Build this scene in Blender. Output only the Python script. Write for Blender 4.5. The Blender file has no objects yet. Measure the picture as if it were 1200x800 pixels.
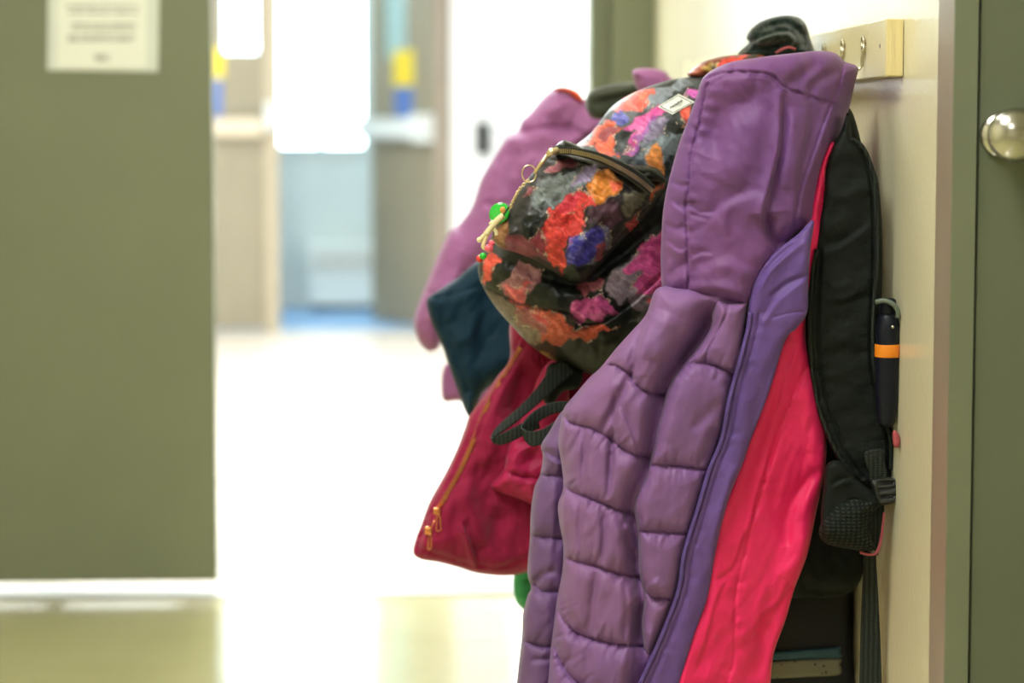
import bpy, bmesh, math, random
import numpy as np
from mathutils import Vector, Matrix, Euler
from mathutils.geometry import delaunay_2d_cdt

# ------------------------------------------------------------------ camera
SC = bpy.context.scene
COL = SC.collection
F = 85.0 / 36.0 * 1200.0
PITCH = math.atan(250.0 / F)
YAW = math.atan(150.0 / F * math.cos(PITCH))
cam_d = bpy.data.cameras.new('camera'); cam = bpy.data.objects.new('camera', cam_d); COL.objects.link(cam)
cam.location = (0, 0, 1.0); cam.rotation_euler = (math.pi / 2 - PITCH, 0, -YAW)
cam_d.lens = 85; cam_d.sensor_width = 36; cam_d.clip_end = 200
cam_d.dof.use_dof = True; cam_d.dof.focus_distance = 2.70; cam_d.dof.aperture_fstop = 3.4
SC.camera = cam
SC.view_settings.view_transform = 'Standard'; SC.view_settings.look = 'None'
SC.view_settings.exposure = 0.0; SC.view_settings.gamma = 1.0; SC.view_settings.use_curve_mapping = False
# ------------------------------------------------------------------ world and lights
W = bpy.data.worlds.new('overcast_sky'); SC.world = W; W.use_nodes = True
W.node_tree.nodes['Background'].inputs[0].default_value = (0.80, 0.92, 1.0, 1)
W.node_tree.nodes['Background'].inputs[1].default_value = 14.0
# ceiling troffers: (x, y, length_y, watts, colour)


NEAR_LAMPS = [(-0.1, -0.9, 1.2, 26, (1.0, 0.985, 0.93)), (-0.45, 1.5, 1.2, 64, (1.0, 0.985, 0.93)), (-0.45, 3.7, 1.2, 20, (1.0, 0.985, 0.93))]  # first panel is added, out of view, to light the coats frontally
FAR_FILL_LAMPS = [(-0.45, 6.6, 1.2, 170, (0.95, 0.98, 1.0)), (-0.45, 9.4, 1.2, 75, (0.95, 0.98, 1.0))]  # added out of view to brighten the far wall and floor
PORCH_LAMP = (-0.35, 12.75, 0.5, 18, (0.75, 0.92, 1.0))
CEIL = 2.7

RM = cam.rotation_euler.to_matrix()
def P(px, py, y):
    v = RM @ Vector(((px - 600) / F, -(py - 400) / F, -1.0))
    return Vector((0, 0, 1.0)) + v * (y / v.y)
RMn = np.array(RM)
def Pn(px, py, y):
    v = np.stack([(px - 600) / F, -(py - 400) / F, -np.ones_like(px)], 1) @ RMn.T
    return np.array([0, 0, 1.0]) + v * (y / v[:, 1])[:, None]
def lin(c):
    return tuple(((v / 255) / 12.92 if v / 255 <= 0.04045 else ((v / 255 + 0.055) / 1.055) ** 2.4) for v in c)
def Z(ox, oy, s, pts): return [(ox + x / s, oy + y / s) for x, y in pts]

# ------------------------------------------------------------------ materials
def N(nt, t, **kw):
    n = nt.nodes.new(t)
    for k, v in kw.items(): setattr(n, k, v)
    return n
def mat(name, rgb, rough=0.6, var=0.08, vscale=6, bump=0.0, bscale=300, metal=0.0, sheen=0.0, spec=0.5, attr=None, rgb2=None, coat=0.0, stretch=(1, 1, 1)):
    m = bpy.data.materials.new(name); m.use_nodes = True; nt = m.node_tree
    b = nt.nodes['Principled BSDF']
    c = lin(rgb)
    tc = N(nt, 'ShaderNodeTexCoord'); mp = N(nt, 'ShaderNodeMapping'); mp.inputs['Scale'].default_value = stretch
    nt.links.new(tc.outputs['Object'], mp.inputs['Vector'])
    if attr:
        a = N(nt, 'ShaderNodeAttribute', attribute_name=attr)
        nt.links.new(a.outputs['Color'], b.inputs['Base Color'])
    else:
        nz = N(nt, 'ShaderNodeTexNoise'); nz.inputs['Scale'].default_value = vscale; nz.inputs['Detail'].default_value = 4
        nt.links.new(mp.outputs[0], nz.inputs['Vector'])
        cr_ = N(nt, 'ShaderNodeValToRGB')
        c2 = lin(rgb2) if rgb2 else tuple(min(1, v * (1 + var)) for v in c)
        c1 = c if rgb2 else tuple(v * (1 - var) for v in c)
        cr_.color_ramp.elements[0].color = (*c1, 1); cr_.color_ramp.elements[1].color = (*c2, 1)
        cr_.color_ramp.elements[0].position = 0.35; cr_.color_ramp.elements[1].position = 0.65
        nt.links.new(nz.outputs['Fac'], cr_.inputs['Fac']); nt.links.new(cr_.outputs['Color'], b.inputs['Base Color'])
    b.inputs['Roughness'].default_value = rough; b.inputs['Metallic'].default_value = metal
    b.inputs['Sheen Weight'].default_value = sheen; b.inputs['Sheen Roughness'].default_value = 0.4
    b.inputs['Specular IOR Level'].default_value = spec; b.inputs['Coat Weight'].default_value = coat
    if bump > 0:
        n2 = N(nt, 'ShaderNodeTexNoise'); n2.inputs['Scale'].default_value = bscale; n2.inputs['Detail'].default_value = 3
        nt.links.new(mp.outputs[0], n2.inputs['Vector'])
        bp = N(nt, 'ShaderNodeBump'); bp.inputs['Strength'].default_value = bump; bp.inputs['Distance'].default_value = 0.002
        nt.links.new(n2.outputs['Fac'], bp.inputs['Height']); nt.links.new(bp.outputs[0], b.inputs['Normal'])
    return m
def emit(name, rgb, s):
    m = bpy.data.materials.new(name); m.use_nodes = True; nt = m.node_tree
    b = nt.nodes['Principled BSDF']; b.inputs['Base Color'].default_value = (0.8, 0.8, 0.8, 1)
    b.inputs['Emission Color'].default_value = (*rgb, 1); b.inputs['Emission Strength'].default_value = s
    return m
def glassmat(name, tint=(1, 1, 1), gl=0.08):
    m = bpy.data.materials.new(name); m.use_nodes = True; nt = m.node_tree
    nt.nodes.remove(nt.nodes['Principled BSDF']); o = nt.nodes['Material Output']
    t = N(nt, 'ShaderNodeBsdfTransparent'); t.inputs[0].default_value = (*tint, 1)
    g = N(nt, 'ShaderNodeBsdfGlossy'); g.inputs['Roughness'].default_value = 0.03
    mx = N(nt, 'ShaderNodeMixShader'); mx.inputs[0].default_value = gl
    nt.links.new(t.outputs[0], mx.inputs[1]); nt.links.new(g.outputs[0], mx.inputs[2]); nt.links.new(mx.outputs[0], o.inputs[0])
    return m
M = dict(
    wall=mat('cream_wall_paint', (218, 213, 182), 0.26, 0.03, 3, 0.25, 90, spec=0.8),
    wall_white=mat('white_wall_paint', (236, 238, 238), 0.4, 0.02, 3, 0.1, 60),
    ceil=mat('ceiling_tile', (232, 232, 226), 0.9, 0.03, 20),
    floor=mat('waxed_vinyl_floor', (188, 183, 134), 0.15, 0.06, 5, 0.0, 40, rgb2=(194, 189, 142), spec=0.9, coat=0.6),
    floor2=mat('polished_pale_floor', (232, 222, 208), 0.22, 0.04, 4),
    mat_blue=mat('blue_grey_entrance_mat', (120, 160, 200), 0.5, 0.08, 10),
    door_r=mat('green_grey_door_paint', (100, 108, 88), 0.42, 0.05, 5, 0.15, 120),
    door=mat('olive_grey_door_paint', (123, 129, 106), 0.5, 0.03, 4, 0.15, 120),
    frame_g=mat('green_grey_frame_paint', (116, 122, 100), 0.4, 0.04, 8, 0.2, 100),
    frame_t=mat('taupe_frame_paint_and_light', (140, 128, 112), 0.4, 0.05, 9, 0.15, 100),
    exit_d=mat('grey_exit_door_paint', (146, 138, 116), 0.5, 0.03, 3),
    exit_f=mat('beige_frame_paint', (180, 168, 142), 0.5, 0.03, 3),
    porch=mat('pale_porch_paint', (196, 204, 200), 0.5, 0.03, 3),
    heater=mat('heater_enamel', (214, 220, 214), 0.4, 0.03, 3),
    rubber=mat('black_rubber', (40, 42, 40), 0.6, 0.1, 30),
    alu=mat('satin_threshold_metal', (188, 190, 186), 0.35, 0.04, 10, metal=0.8),
    bar=mat('crash_bar_metal', (214, 200, 178), 0.3, 0.03, 5, metal=0.4),
    bar_w=mat('bright_crash_bar_paint', (226, 232, 230), 0.35, 0.02, 5),
    steel=mat('satin_nickel', (196, 194, 186), 0.22, 0.02, 20, 0.05, 400, metal=1.0),
    chrome=mat('nickel_hook_wire', (190, 182, 160), 0.18, 0.05, 30, metal=1.0),
    board=mat('cream_painted_pine', (222, 212, 168), 0.35, 0.03, 12, 0.3, 140, stretch=(1, .3, 1)),
    board_end=mat('painted_end_grain', (216, 200, 146), 0.5, 0.10, 40, 0.5, 200, stretch=(3, 1, .3)),
    paper=mat('white_paper', (244, 248, 240), 0.6, 0.02, 4), sleeve=mat('plastic_sleeve_edge', (228, 236, 230), 0.2, 0.02, 4),
    ink=mat('grey_ink', (150, 156, 148), 0.7, 0.05, 10),
    yellow=mat('yellow_sticker', (240, 214, 30), 0.5, 0.03, 5), blue=mat('blue_sticker', (84, 118, 190), 0.5, 0.03, 5),
    switch=mat('dark_switch_plate', (14, 20, 14), 0.8, 0.03, 5, spec=0.05),
    purple=mat('purple_nylon', (118, 72, 126), 0.5, vscale=5, bump=0.22, bscale=900, sheen=0.12, spec=0.3, rgb2=(108, 70, 132)),  # tone differences between this coat's cloths partly carry the light's tint
    mauve=mat('mauve_quilted_nylon', (132, 92, 142), 0.46, vscale=4, bump=0.22, bscale=900, sheen=0.12, spec=0.32, rgb2=(122, 86, 146)),
    mauve_d=mat('shaded_mauve_nylon', (108, 78, 126), 0.5, vscale=4, bump=0.22, bscale=900, sheen=0.1, spec=0.3, rgb2=(106, 76, 120)),  # darker copy of the mauve: the sleeve's shade put into colour
    violet=mat('violet_facing_nylon', (96, 72, 144), 0.5, vscale=6, bump=0.2, bscale=900, sheen=0.12, spec=0.3, rgb2=(106, 76, 144)),
    zipv=mat('violet_zip_tape', (100, 76, 152), 0.55, 0.1, 60, 0.3, 500),
    pink=mat('hot_pink_lining', (242, 44, 110), 0.42, vscale=7, bump=0.15, bscale=700, sheen=0.1, spec=0.35, rgb2=(236, 36, 100)),
    black=mat('black_ripstop', (17, 23, 20), 0.65, 0.15, 8, 0.5, 700, spec=0.2),
    blackg=mat('dark_green_black_webbing', (30, 38, 32), 0.7, 0.25, 200, 0.8, 900, spec=0.3, stretch=(.2, 1, 1)),
    mesh=mat('black_mesh_fabric', (26, 32, 27), 0.8, 0.2, 200, 0.6, 500, spec=0.2),
    buckle=mat('black_buckle_plastic', (34, 38, 36), 0.32, 0.05, 20),
    hat=mat('dark_green_fleece', (30, 42, 36), 0.95, 0.25, 120, 0.9, 500, sheen=0.5, spec=0.1),
    crimson=mat('crimson_softshell', (150, 24, 66), 0.75, vscale=8, bump=0.4, bscale=800, sheen=0.25, spec=0.2, rgb2=(138, 22, 62)),
    raspberry=mat('raspberry_nylon', (172, 26, 80), 0.5, 0.06, 8, 0.2, 700, sheen=0.1, spec=0.3),
    navy=mat('dark_teal_navy_shell', (17, 46, 64), 0.65, 0.12, 8, 0.3, 700, sheen=0.08, spec=0.15),
    far_p=mat('orchid_purple_shell', (154, 94, 146), 0.6, vscale=6, bump=0.2, bscale=500, sheen=0.2, spec=0.25, rgb2=(162, 102, 154)),
    orange_t=mat('orange_lining', (226, 84, 50), 0.6, 0.05, 8), dgreen=mat('dark_olive_fleece', (58, 64, 50), 0.9, 0.15, 30, 0.4, 300, sheen=0.3),
    green=mat('green_shell', (46, 150, 92), 0.6, 0.1, 20, 0.2, 300), orangeb=mat('orange_band', (226, 130, 20), 0.5, 0.04, 10),
    navyb=mat('navy_bottle', (10, 16, 28), 0.45, 0.1, 10, spec=0.25), greyp=mat('grey_plastic', (92, 104, 92), 0.4, 0.06, 10), pinkt=mat('dusty_pink_trim', (160, 72, 80), 0.6, 0.08, 20),
    brass=mat('brass_teeth', (226, 206, 160), 0.3, 0.08, 60, metal=0.9), rosegold=mat('rose_gold_zip', (226, 150, 90), 0.3, 0.06, 60, metal=0.8),
    oliveband=mat('zip_flap_coated_cloth', (30, 34, 27), 0.35, 0.1, 40, 0.2, 400), floral=mat('painterly_floral_print', (100, 100, 100), 0.42, attr='print', bump=0.12, bscale=500, spec=0.3),
    tag=mat('white_woven_label', (222, 226, 218), 0.6, 0.03, 60, 0.2, 900), tagink=mat('black_label_thread', (34, 40, 38), 0.7, 0.05, 60),
    gcharm=mat('green_gloss_enamel', (40, 176, 52), 0.2, 0.05, 20, coat=0.5), cream=mat('cream_charm_plastic', (226, 212, 164), 0.4, 0.04, 30),
    redbead=mat('red_bead', (222, 60, 52), 0.3, 0.04, 20), pinkbead=mat('pink_bead', (226, 96, 110), 0.3, 0.04, 20), greenbead=mat('green_bead', (40, 190, 50), 0.3, 0.04, 20),
    lunch=mat('dark_lunch_bag', (13, 17, 20), 0.75, 0.1, 20, 0.2, 400), teal=mat('teal_stripe', (44, 82, 98), 0.6, 0.12, 30, stretch=(.1, 1, 3)), speck=None,
    snow=mat('snowy_ground', (226, 234, 242), 0.8, 0.02, 1), shrub=mat('frosted_shrub', (120, 150, 170), 0.9, 0.1, 3),
    pane=glassmat('clear_window_glass', (0.95, 1, 1)), pane_d=glassmat('tinted_door_glass', (0.88, 0.96, 0.95), 0.1),
)
# speckled grey band
m = mat('speckled_grey_stripe', (120, 118, 104), 0.7); nt = m.node_tree
vo = N(nt, 'ShaderNodeTexVoronoi'); vo.inputs['Scale'].default_value = 130
tc = N(nt, 'ShaderNodeTexCoord'); nt.links.new(tc.outputs['Object'], vo.inputs['Vector'])
rp = N(nt, 'ShaderNodeValToRGB'); rp.color_ramp.interpolation = 'LINEAR'
rp.color_ramp.elements[0].color = (0.01, 0.01, 0.012, 1); rp.color_ramp.elements[0].position = 0.16
rp.color_ramp.elements[1].color = (*lin((120, 118, 100)), 1); rp.color_ramp.elements[1].position = 0.24
nt.links.new(vo.outputs['Distance'], rp.inputs['Fac']); nt.links.new(rp.outputs['Color'], nt.nodes['Principled BSDF'].inputs['Base Color'])
M['speck'] = m
# mesh weave bump for the pouch, webbing ribs
def weave(m, sx, sz, strength, dist=0.002):
    nt = m.node_tree; b = nt.nodes['Principled BSDF']
    tc = N(nt, 'ShaderNodeTexCoord')
    w1 = N(nt, 'ShaderNodeTexWave', bands_direction='X'); w1.inputs['Scale'].default_value = sx; w1.inputs['Distortion'].default_value = 1.2
    w2 = N(nt, 'ShaderNodeTexWave', bands_direction='Z'); w2.inputs['Scale'].default_value = sz; w2.inputs['Distortion'].default_value = 1.2
    for w_ in (w1, w2): nt.links.new(tc.outputs['Object'], w_.inputs['Vector'])
    mu = N(nt, 'ShaderNodeMath', operation='MULTIPLY'); nt.links.new(w1.outputs['Fac'], mu.inputs[0]); nt.links.new(w2.outputs['Fac'], mu.inputs[1])
    bp = N(nt, 'ShaderNodeBump'); bp.inputs['Strength'].default_value = strength; bp.inputs['Distance'].default_value = dist
    nt.links.new(mu.outputs[0], bp.inputs['Height']); nt.links.new(bp.outputs[0], b.inputs['Normal'])
    rp = N(nt, 'ShaderNodeValToRGB'); rp.color_ramp.elements[0].color = (0.004, 0.006, 0.005, 1); rp.color_ramp.elements[1].color = (0.03, 0.045, 0.032, 1)
    nt.links.new(mu.outputs[0], rp.inputs['Fac']); nt.links.new(rp.outputs['Color'], b.inputs['Base Color'])
weave(M['mesh'], 55, 80, 1.0)
weave(M['blackg'], 60, 150, 0.5, 0.001)

# ------------------------------------------------------------------ object helpers
def tag(o, label=None, cat=None, group=None, kind=None):
    if label: o['label'] = label
    if cat: o['category'] = cat
    if group: o['group'] = group
    if kind: o['kind'] = kind
    return o
def link(name, me, m, parent=None, smooth=True):
    o = bpy.data.objects.new(name, me); COL.objects.link(o)
    if m: me.materials.append(m)
    if smooth: me.polygons.foreach_set('use_smooth', [True] * len(me.polygons))
    if parent is not None:
        o.parent = parent; o.matrix_parent_inverse = Matrix.Translation(parent.location).inverted()
    return o
def thing(name, loc, label, cat, group=None):
    o = bpy.data.objects.new(name, None); COL.objects.link(o); o.location = loc; o.empty_display_size = 0.05
    return tag(o, label, cat, group)
def bm_obj(name, bm, m, parent=None, smooth=False):
    me = bpy.data.meshes.new(name); bmesh.ops.recalc_face_normals(bm, faces=bm.faces); bm.to_mesh(me); bm.free()
    return link(name, me, m, parent, smooth)
def bxm(bm, x0, x1, y0, y1, z0, z1, bev=0.0):
    r = bmesh.ops.create_cube(bm, size=1.0)
    for v in r['verts']:
        v.co = Vector(((x0 + x1) / 2 + v.co.x * (x1 - x0), (y0 + y1) / 2 + v.co.y * (y1 - y0), (z0 + z1) / 2 + v.co.z * (z1 - z0)))
    if bev > 0:
        es = list({e for v in r['verts'] for e in v.link_edges})
        bmesh.ops.bevel(bm, geom=es, offset=bev, segments=2, affect='EDGES', profile=0.5)
def box(name, x0, x1, y0, y1, z0, z1, m, parent=None, bev=0.0, kind=None):
    bm = bmesh.new(); bxm(bm, min(x0, x1), max(x0, x1), min(y0, y1), max(y0, y1), min(z0, z1), max(z0, z1), bev)
    o = bm_obj(name, bm, m, parent)
    if kind: o['kind'] = kind
    return o
def tube(name, pts, r, m, parent=None, seg=8, closed=False, flat=1.0):
    bm = bmesh.new(); tubem(bm, pts, r, seg, closed, flat); return bm_obj(name, bm, m, parent, True)
def tubem(bm, pts, r, seg=8, closed=False, flat=1.0):
    pts = [Vector(p) for p in pts]; n = len(pts); rings = []; up = None
    for i, p in enumerate(pts):
        a = pts[(i - 1) % n] if (i > 0 or closed) else p; b = pts[(i + 1) % n] if (i < n - 1 or closed) else p
        t = (b - a).normalized()
        if up is None: up = t.orthogonal().normalized()
        up = (up - t * up.dot(t)).normalized(); s = t.cross(up)
        rr = r[i] if isinstance(r, (list, tuple)) else r
        rings.append([bm.verts.new(p + up * math.cos(2 * math.pi * k / seg) * rr + s * math.sin(2 * math.pi * k / seg) * rr * flat) for k in range(seg)])
    for i in range(n if closed else n - 1):
        A, B = rings[i], rings[(i + 1) % n]
        for k in range(seg): bm.faces.new((A[k], A[(k + 1) % seg], B[(k + 1) % seg], B[k]))
    if not closed: bm.faces.new(rings[0][::-1]); bm.faces.new(rings[-1])
def lathe(name, prof, origin, axis, m, parent=None, seg=32):
    """prof: (distance along axis, radius)"""
    ax = Vector(axis).normalized(); u = ax.orthogonal().normalized(); v = ax.cross(u); bm = bmesh.new(); rings = []
    for d, r in prof:
        c = Vector(origin) + ax * d
        rings.append([bm.verts.new(c + (u * math.cos(2 * math.pi * k / seg) + v * math.sin(2 * math.pi * k / seg)) * max(r, 1e-4)) for k in range(seg)])
    for A, B in zip(rings, rings[1:]):
        for k in range(seg): bm.faces.new((A[k], A[(k + 1) % seg], B[(k + 1) % seg], B[k]))
    bm.faces.new(rings[0][::-1]); bm.faces.new(rings[-1])
    return bm_obj(name, bm, m, parent, True)
def ball(name, c, r, m, parent=None, sc=(1, 1, 1), rot=(0, 0, 0)):
    bm = bmesh.new(); bmesh.ops.create_uvsphere(bm, u_segments=20, v_segments=12, radius=r)
    mt = Matrix.Translation(c) @ Euler(rot).to_matrix().to_4x4() @ Matrix.Diagonal((*sc, 1)); bm.transform(mt)
    return bm_obj(name, bm, m, parent, True)

def cr(pts, closed=False, step=3.0):
    """Catmull-Rom through pts (tuples of any length), resampled at about step in the first two coordinates"""
    p = np.array(pts, float); n = len(p); out = []
    for i in range(n if closed else n - 1):
        if closed: a, b, c, d = p[(i - 1) % n], p[i], p[(i + 1) % n], p[(i + 2) % n]
        else: a, b, c, d = p[max(i - 1, 0)], p[i], p[i + 1], p[min(i + 2, n - 1)]
        L = np.hypot(*(c - b)[:2]); k = max(1, int(round(L / step)))
        for j in range(k):
            t = j / k; out.append(0.5 * ((2 * b) + (c - a) * t + (2 * a - 5 * b + 4 * c - d) * t * t + (3 * b - a - 3 * c + d) * t ** 3) if L > 1e-6 else b)
    if not closed: out.append(p[-1])
    return np.array(out)
def inside(q, poly):
    x, y = q[:, 0], q[:, 1]; r = np.zeros(len(q), bool); n = len(poly)
    for i in range(n):
        x1, y1 = poly[i]; x2, y2 = poly[(i + 1) % n]
        if y1 == y2: continue
        c = ((y1 > y) != (y2 > y)) & (x < (x2 - x1) * (y - y1) / (y2 - y1) + x1); r ^= c
    return r
def pdist(q, pl, closed=False):
    pl = np.asarray(pl, float)
    if closed: pl = np.vstack([pl, pl[:1]])
    best = np.full(len(q), 1e9); s = np.zeros(len(q)); sg = np.ones(len(q)); acc = 0.0
    for a, b in zip(pl[:-1], pl[1:]):
        ab = b - a; L = np.hypot(*ab)
        if L < 1e-6: continue
        t = np.clip(((q - a) @ ab) / L ** 2, 0, 1); dv = q - (a + t[:, None] * ab); D = np.hypot(dv[:, 0], dv[:, 1])
        m_ = D < best; best[m_] = D[m_]; s[m_] = (acc + t * L)[m_]; sg[m_] = np.sign(ab[0] * dv[:, 1] - ab[1] * dv[:, 0])[m_]; acc += L
    return best, s, sg, acc
def vn(x, y, seed=0):
    xi, yi = np.floor(x).astype(np.int64), np.floor(y).astype(np.int64); fx, fy = x - xi, y - yi
    fx = fx * fx * fx * (fx * (fx * 6 - 15) + 10); fy = fy * fy * fy * (fy * (fy * 6 - 15) + 10)
    def h(a, b):
        k = (a * 374761393 + b * 668265263 + seed * 974634777) & 0xffffffff; k = ((k ^ (k >> 13)) * 1274126177) & 0xffffffff
        return ((k ^ (k >> 16)) & 0xffff) / 65535.0
    return ((h(xi, yi) * (1 - fx) + h(xi + 1, yi) * fx) * (1 - fy) + (h(xi, yi + 1) * (1 - fx) + h(xi + 1, yi + 1) * fx) * fy) * 2 - 1
def fbm(x, y, seed=0, o=3): return sum(vn(x * 2 ** k, y * 2 ** k, seed + k) / 2 ** k for k in range(o))

def relief(name, outline, d, m, parent, base=None, T=0.03, R=20, back=0.03, sp=2.4, cells=(), puff=(0, 20), pucker=0.0, seams=(), folds=(), noise=(), color=None, hd=4.0, closed_cr=True, gathers=0.0):
    """A sewn panel: outline (in the photograph's pixels) carried to depth d, with real front and back surfaces,
    rounded rim, quilted cells, stitched seams and folds as real relief (metres towards the viewer)."""
    bd = cr(outline, True, sp) if closed_cr else np.array(outline, float)
    keep = np.ones(len(bd), bool)
    for i in range(len(bd)):
        if np.hypot(*(bd[i] - bd[i - 1])) < sp * 0.3: keep[i] = False
    bd = bd[keep]
    x0, y0 = bd.min(0); x1, y1 = bd.max(0)
    gy = np.arange(y0, y1, sp * 0.866); rows = []
    for j, yy in enumerate(gy):
        xs = np.arange(x0 + (sp / 2 if j % 2 else 0), x1, sp); rows.append(np.stack([xs, np.full_like(xs, yy)], 1))
    g = np.vstack(rows); g = g[inside(g, bd)]; D, _, _, _ = pdist(g, bd, True); g = g[D > sp * 0.6]
    allp = np.vstack([bd, g]); nb = len(bd)
    res = delaunay_2d_cdt([Vector(p) for p in allp], [(i, (i + 1) % nb) for i in range(nb)], [], 1, 1e-4)
    vs, fs = np.array([tuple(v) for v in res[0]]), res[2]
    D, _, _, _ = pdist(vs, bd, True); D[D < 1e-3] = 0
    e = np.sqrt(np.clip(1 - (1 - np.minimum(D / R, 1)) ** 2, 0, 1)); e2 = np.clip(D / hd, 0, 1)
    X, Y = vs[:, 0], vs[:, 1]
    h = T * e; det = np.zeros(len(vs))
    if len(cells):
        C = np.full(len(vs), 1e9); pk = np.zeros(len(vs))
        for c in cells:
            dd, s, sg, L = pdist(vs, cr(c, False, 5)); C = np.minimum(C, dd)
            pk += np.exp(-dd / (puff[1] * 0.45)) * (np.abs(vn(s / 7.5, sg * 3.7 + c[0][0], 5)) ** 0.7 * 1.2 - 0.5)
        Cx = np.minimum(C, D + 1.0)
        det += puff[0] * np.sqrt(np.clip(1 - (1 - np.minimum(Cx / puff[1], 1)) ** 2, 0, 1)) + pucker * pk * np.clip(C / 2.5, 0, 1)
        det -= 0.0022 * np.exp(-(C / 1.6) ** 2)
    if gathers > 0:
        # short gathers running away from each quilting stitch line, on either side
        rg = random.Random(int(outline[0][0] * 7 + outline[0][1]))
        for c in cells:
            cc = cr(c, False, 4)
            i = 1
            while i < len(cc) - 1:
                t_ = cc[i + 1] - cc[i - 1]; t_ = t_ / (np.hypot(*t_) + 1e-6); nn = np.array([-t_[1], t_[0]]) * rg.choice((-1, 1, 1)); ang = rg.uniform(-.45, .45)
                dv = np.array([nn[0] * math.cos(ang) - nn[1] * math.sin(ang), nn[0] * math.sin(ang) + nn[1] * math.cos(ang)]); L = rg.uniform(7, 26); amp = rg.choice((-1, -1, .7)) * rg.uniform(.5, 1.2) * gathers
                a_0 = cc[i] + dv * 1.5; seg = np.array([a_0, a_0 + dv * L]); near = (np.abs(X - a_0[0]) < L + 12) & (np.abs(Y - a_0[1]) < L + 12)
                if near.any():
                    dd, s_1, _, _ = pdist(vs[near], seg); wd = 1.6 + 2.2 * s_1 / L
                    det[near] += amp * np.exp(-(dd / wd) ** 2) * (1 - s_1 / L) ** .8
                i += rg.choice((1, 2, 2, 3))
    for s_ in seams:
        pts, w, dep = s_[:3]; dd, s, sg, L = pdist(vs, cr(pts, False, 5))
        det -= dep * np.exp(-(dd / w) ** 2)
        if len(s_) > 3: det += s_[3] * np.exp(-dd / 9.0) * vn(s / 8.0, sg * 5.0, 11)
    for f in folds:
        pts, w, amp, kind = f; dd, s, sg, L = pdist(vs, cr(pts, False, 5)); tp = np.clip(np.minimum(s, L - s) / (0.22 * L), 0, 1) ** 0.6 if L > 0 else 1
        if kind == 'g': det += amp * np.exp(-(dd / w) ** 2) * tp
        elif kind == 's': det += amp * np.tanh(sg * dd / (w * 0.35)) * np.exp(-(dd / w) ** 1.3) * tp
        elif kind == 'v': det += amp * np.exp(-dd / w) * tp
    for (sx, sy, ang, amp, sd) in noise:
        ca, sa = math.cos(math.radians(ang)), math.sin(math.radians(ang))
        u, v = X * ca + Y * sa, -X * sa + Y * ca
        det += amp * fbm(u / sx, v / sy, sd, 3)
    B = base(X, Y) if base is not None else 0.0
    B = B + np.zeros(len(vs))
    h = h + det * e2
    front = Pn(X, Y, d - B - h)
    inn = np.where(D > 0)[0]; remap = np.arange(len(vs)); remap[inn] = len(vs) + np.arange(len(inn))
    bk = Pn(X[inn], Y[inn], (d - B + back * e)[inn])
    V = np.vstack([front, bk])
    faces = [tuple(reversed(f)) for f in fs] + [tuple(remap[i] for i in f) for f in fs]
    org = np.array(parent.location) if parent is not None else V.mean(0)
    me = bpy.data.meshes.new(name); me.from_pydata((V - org).tolist(), [], [tuple(int(i) for i in f) for f in faces]); me.update()
    # outward orientation check
    n = me.polygons[0].normal
    if n.y > 0: me.flip_normals()
    if color is not None:
        cfull = color(vs); cc = np.vstack([cfull, cfull[inn]])
        a = me.color_attributes.new('print', 'FLOAT_COLOR', 'POINT')
        a.data.foreach_set('color', np.hstack([cc, np.ones((len(cc), 1))]).astype(np.float32).ravel())
    o = bpy.data.objects.new(name, me); COL.objects.link(o)
    me.materials.append(m); me.polygons.foreach_set('use_smooth', [True] * len(me.polygons))
    if parent is not None: o.parent = parent
    else: o.location = org
    return o

from mathutils.bvhtree import BVHTree
def surf(o, px, py):
    """depth of the built cloth under a point, so that a label or zip can lie on it"""
    if '_b' not in surf.__dict__: surf._b = {}
    if o.name not in surf._b:
        L = o.parent.location if o.parent else o.location
        surf._b[o.name] = BVHTree.FromPolygons([v.co + L for v in o.data.vertices], [tuple(p.vertices) for p in o.data.polygons])
    hit = surf._b[o.name].ray_cast(Vector((0, 0, 1)), (P(px, py, 3) - Vector((0, 0, 1))).normalized())
    return hit[0].y if hit[0] is not None else None
def strip(name, A, B, th, m, parent, step=3.0, wav=0):
    """a webbing band between two edge lines, each a list of (px, py, depth); given real thickness"""
    a, b = cr(A, False, step), cr(B, False, step); n = max(len(a), len(b))
    def rs(q):
        t = np.linspace(0, len(q) - 1, n); return np.stack([np.interp(t, np.arange(len(q)), q[:, k]) for k in range(3)], 1)
    a, b = rs(a), rs(b); a3, b3 = Pn(a[:, 0], a[:, 1], a[:, 2]), Pn(b[:, 0], b[:, 1], b[:, 2])
    bm = bmesh.new(); rings = []
    for i in range(n):
        p, q = Vector(a3[i]), Vector(b3[i]); t = (Vector(a3[min(i + 1, n - 1)]) + Vector(b3[min(i + 1, n - 1)]) - Vector(a3[max(i - 1, 0)]) - Vector(b3[max(i - 1, 0)]))
        w = q - p; nn = t.cross(w); nn = nn.normalized() * th / 2 if nn.length > 1e-9 else Vector((0, th / 2, 0))
        c = (p + q) / 2
        rings.append([bm.verts.new(v) for v in (p + nn, p + w * .12 + nn * 1.5, c + nn * 1.5, q - w * .12 + nn * 1.5, q + nn, q - nn, q - w * .12 - nn * 1.5, c - nn * 1.5, p + w * .12 - nn * 1.5, p - nn)])
    for r0, r1 in zip(rings, rings[1:]):
        for k in range(10): bm.faces.new((r0[k], r0[(k + 1) % 10], r1[(k + 1) % 10], r1[k]))
    bm.faces.new(rings[0][::-1]); bm.faces.new(rings[-1])
    return bm_obj(name, bm, m, parent, True)
def pxline(pts, d, step=3): return [P(x, y, dd) for x, y, dd in cr([(p[0], p[1], p[2] if len(p) > 2 else d) for p in pts], False, step)]

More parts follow.
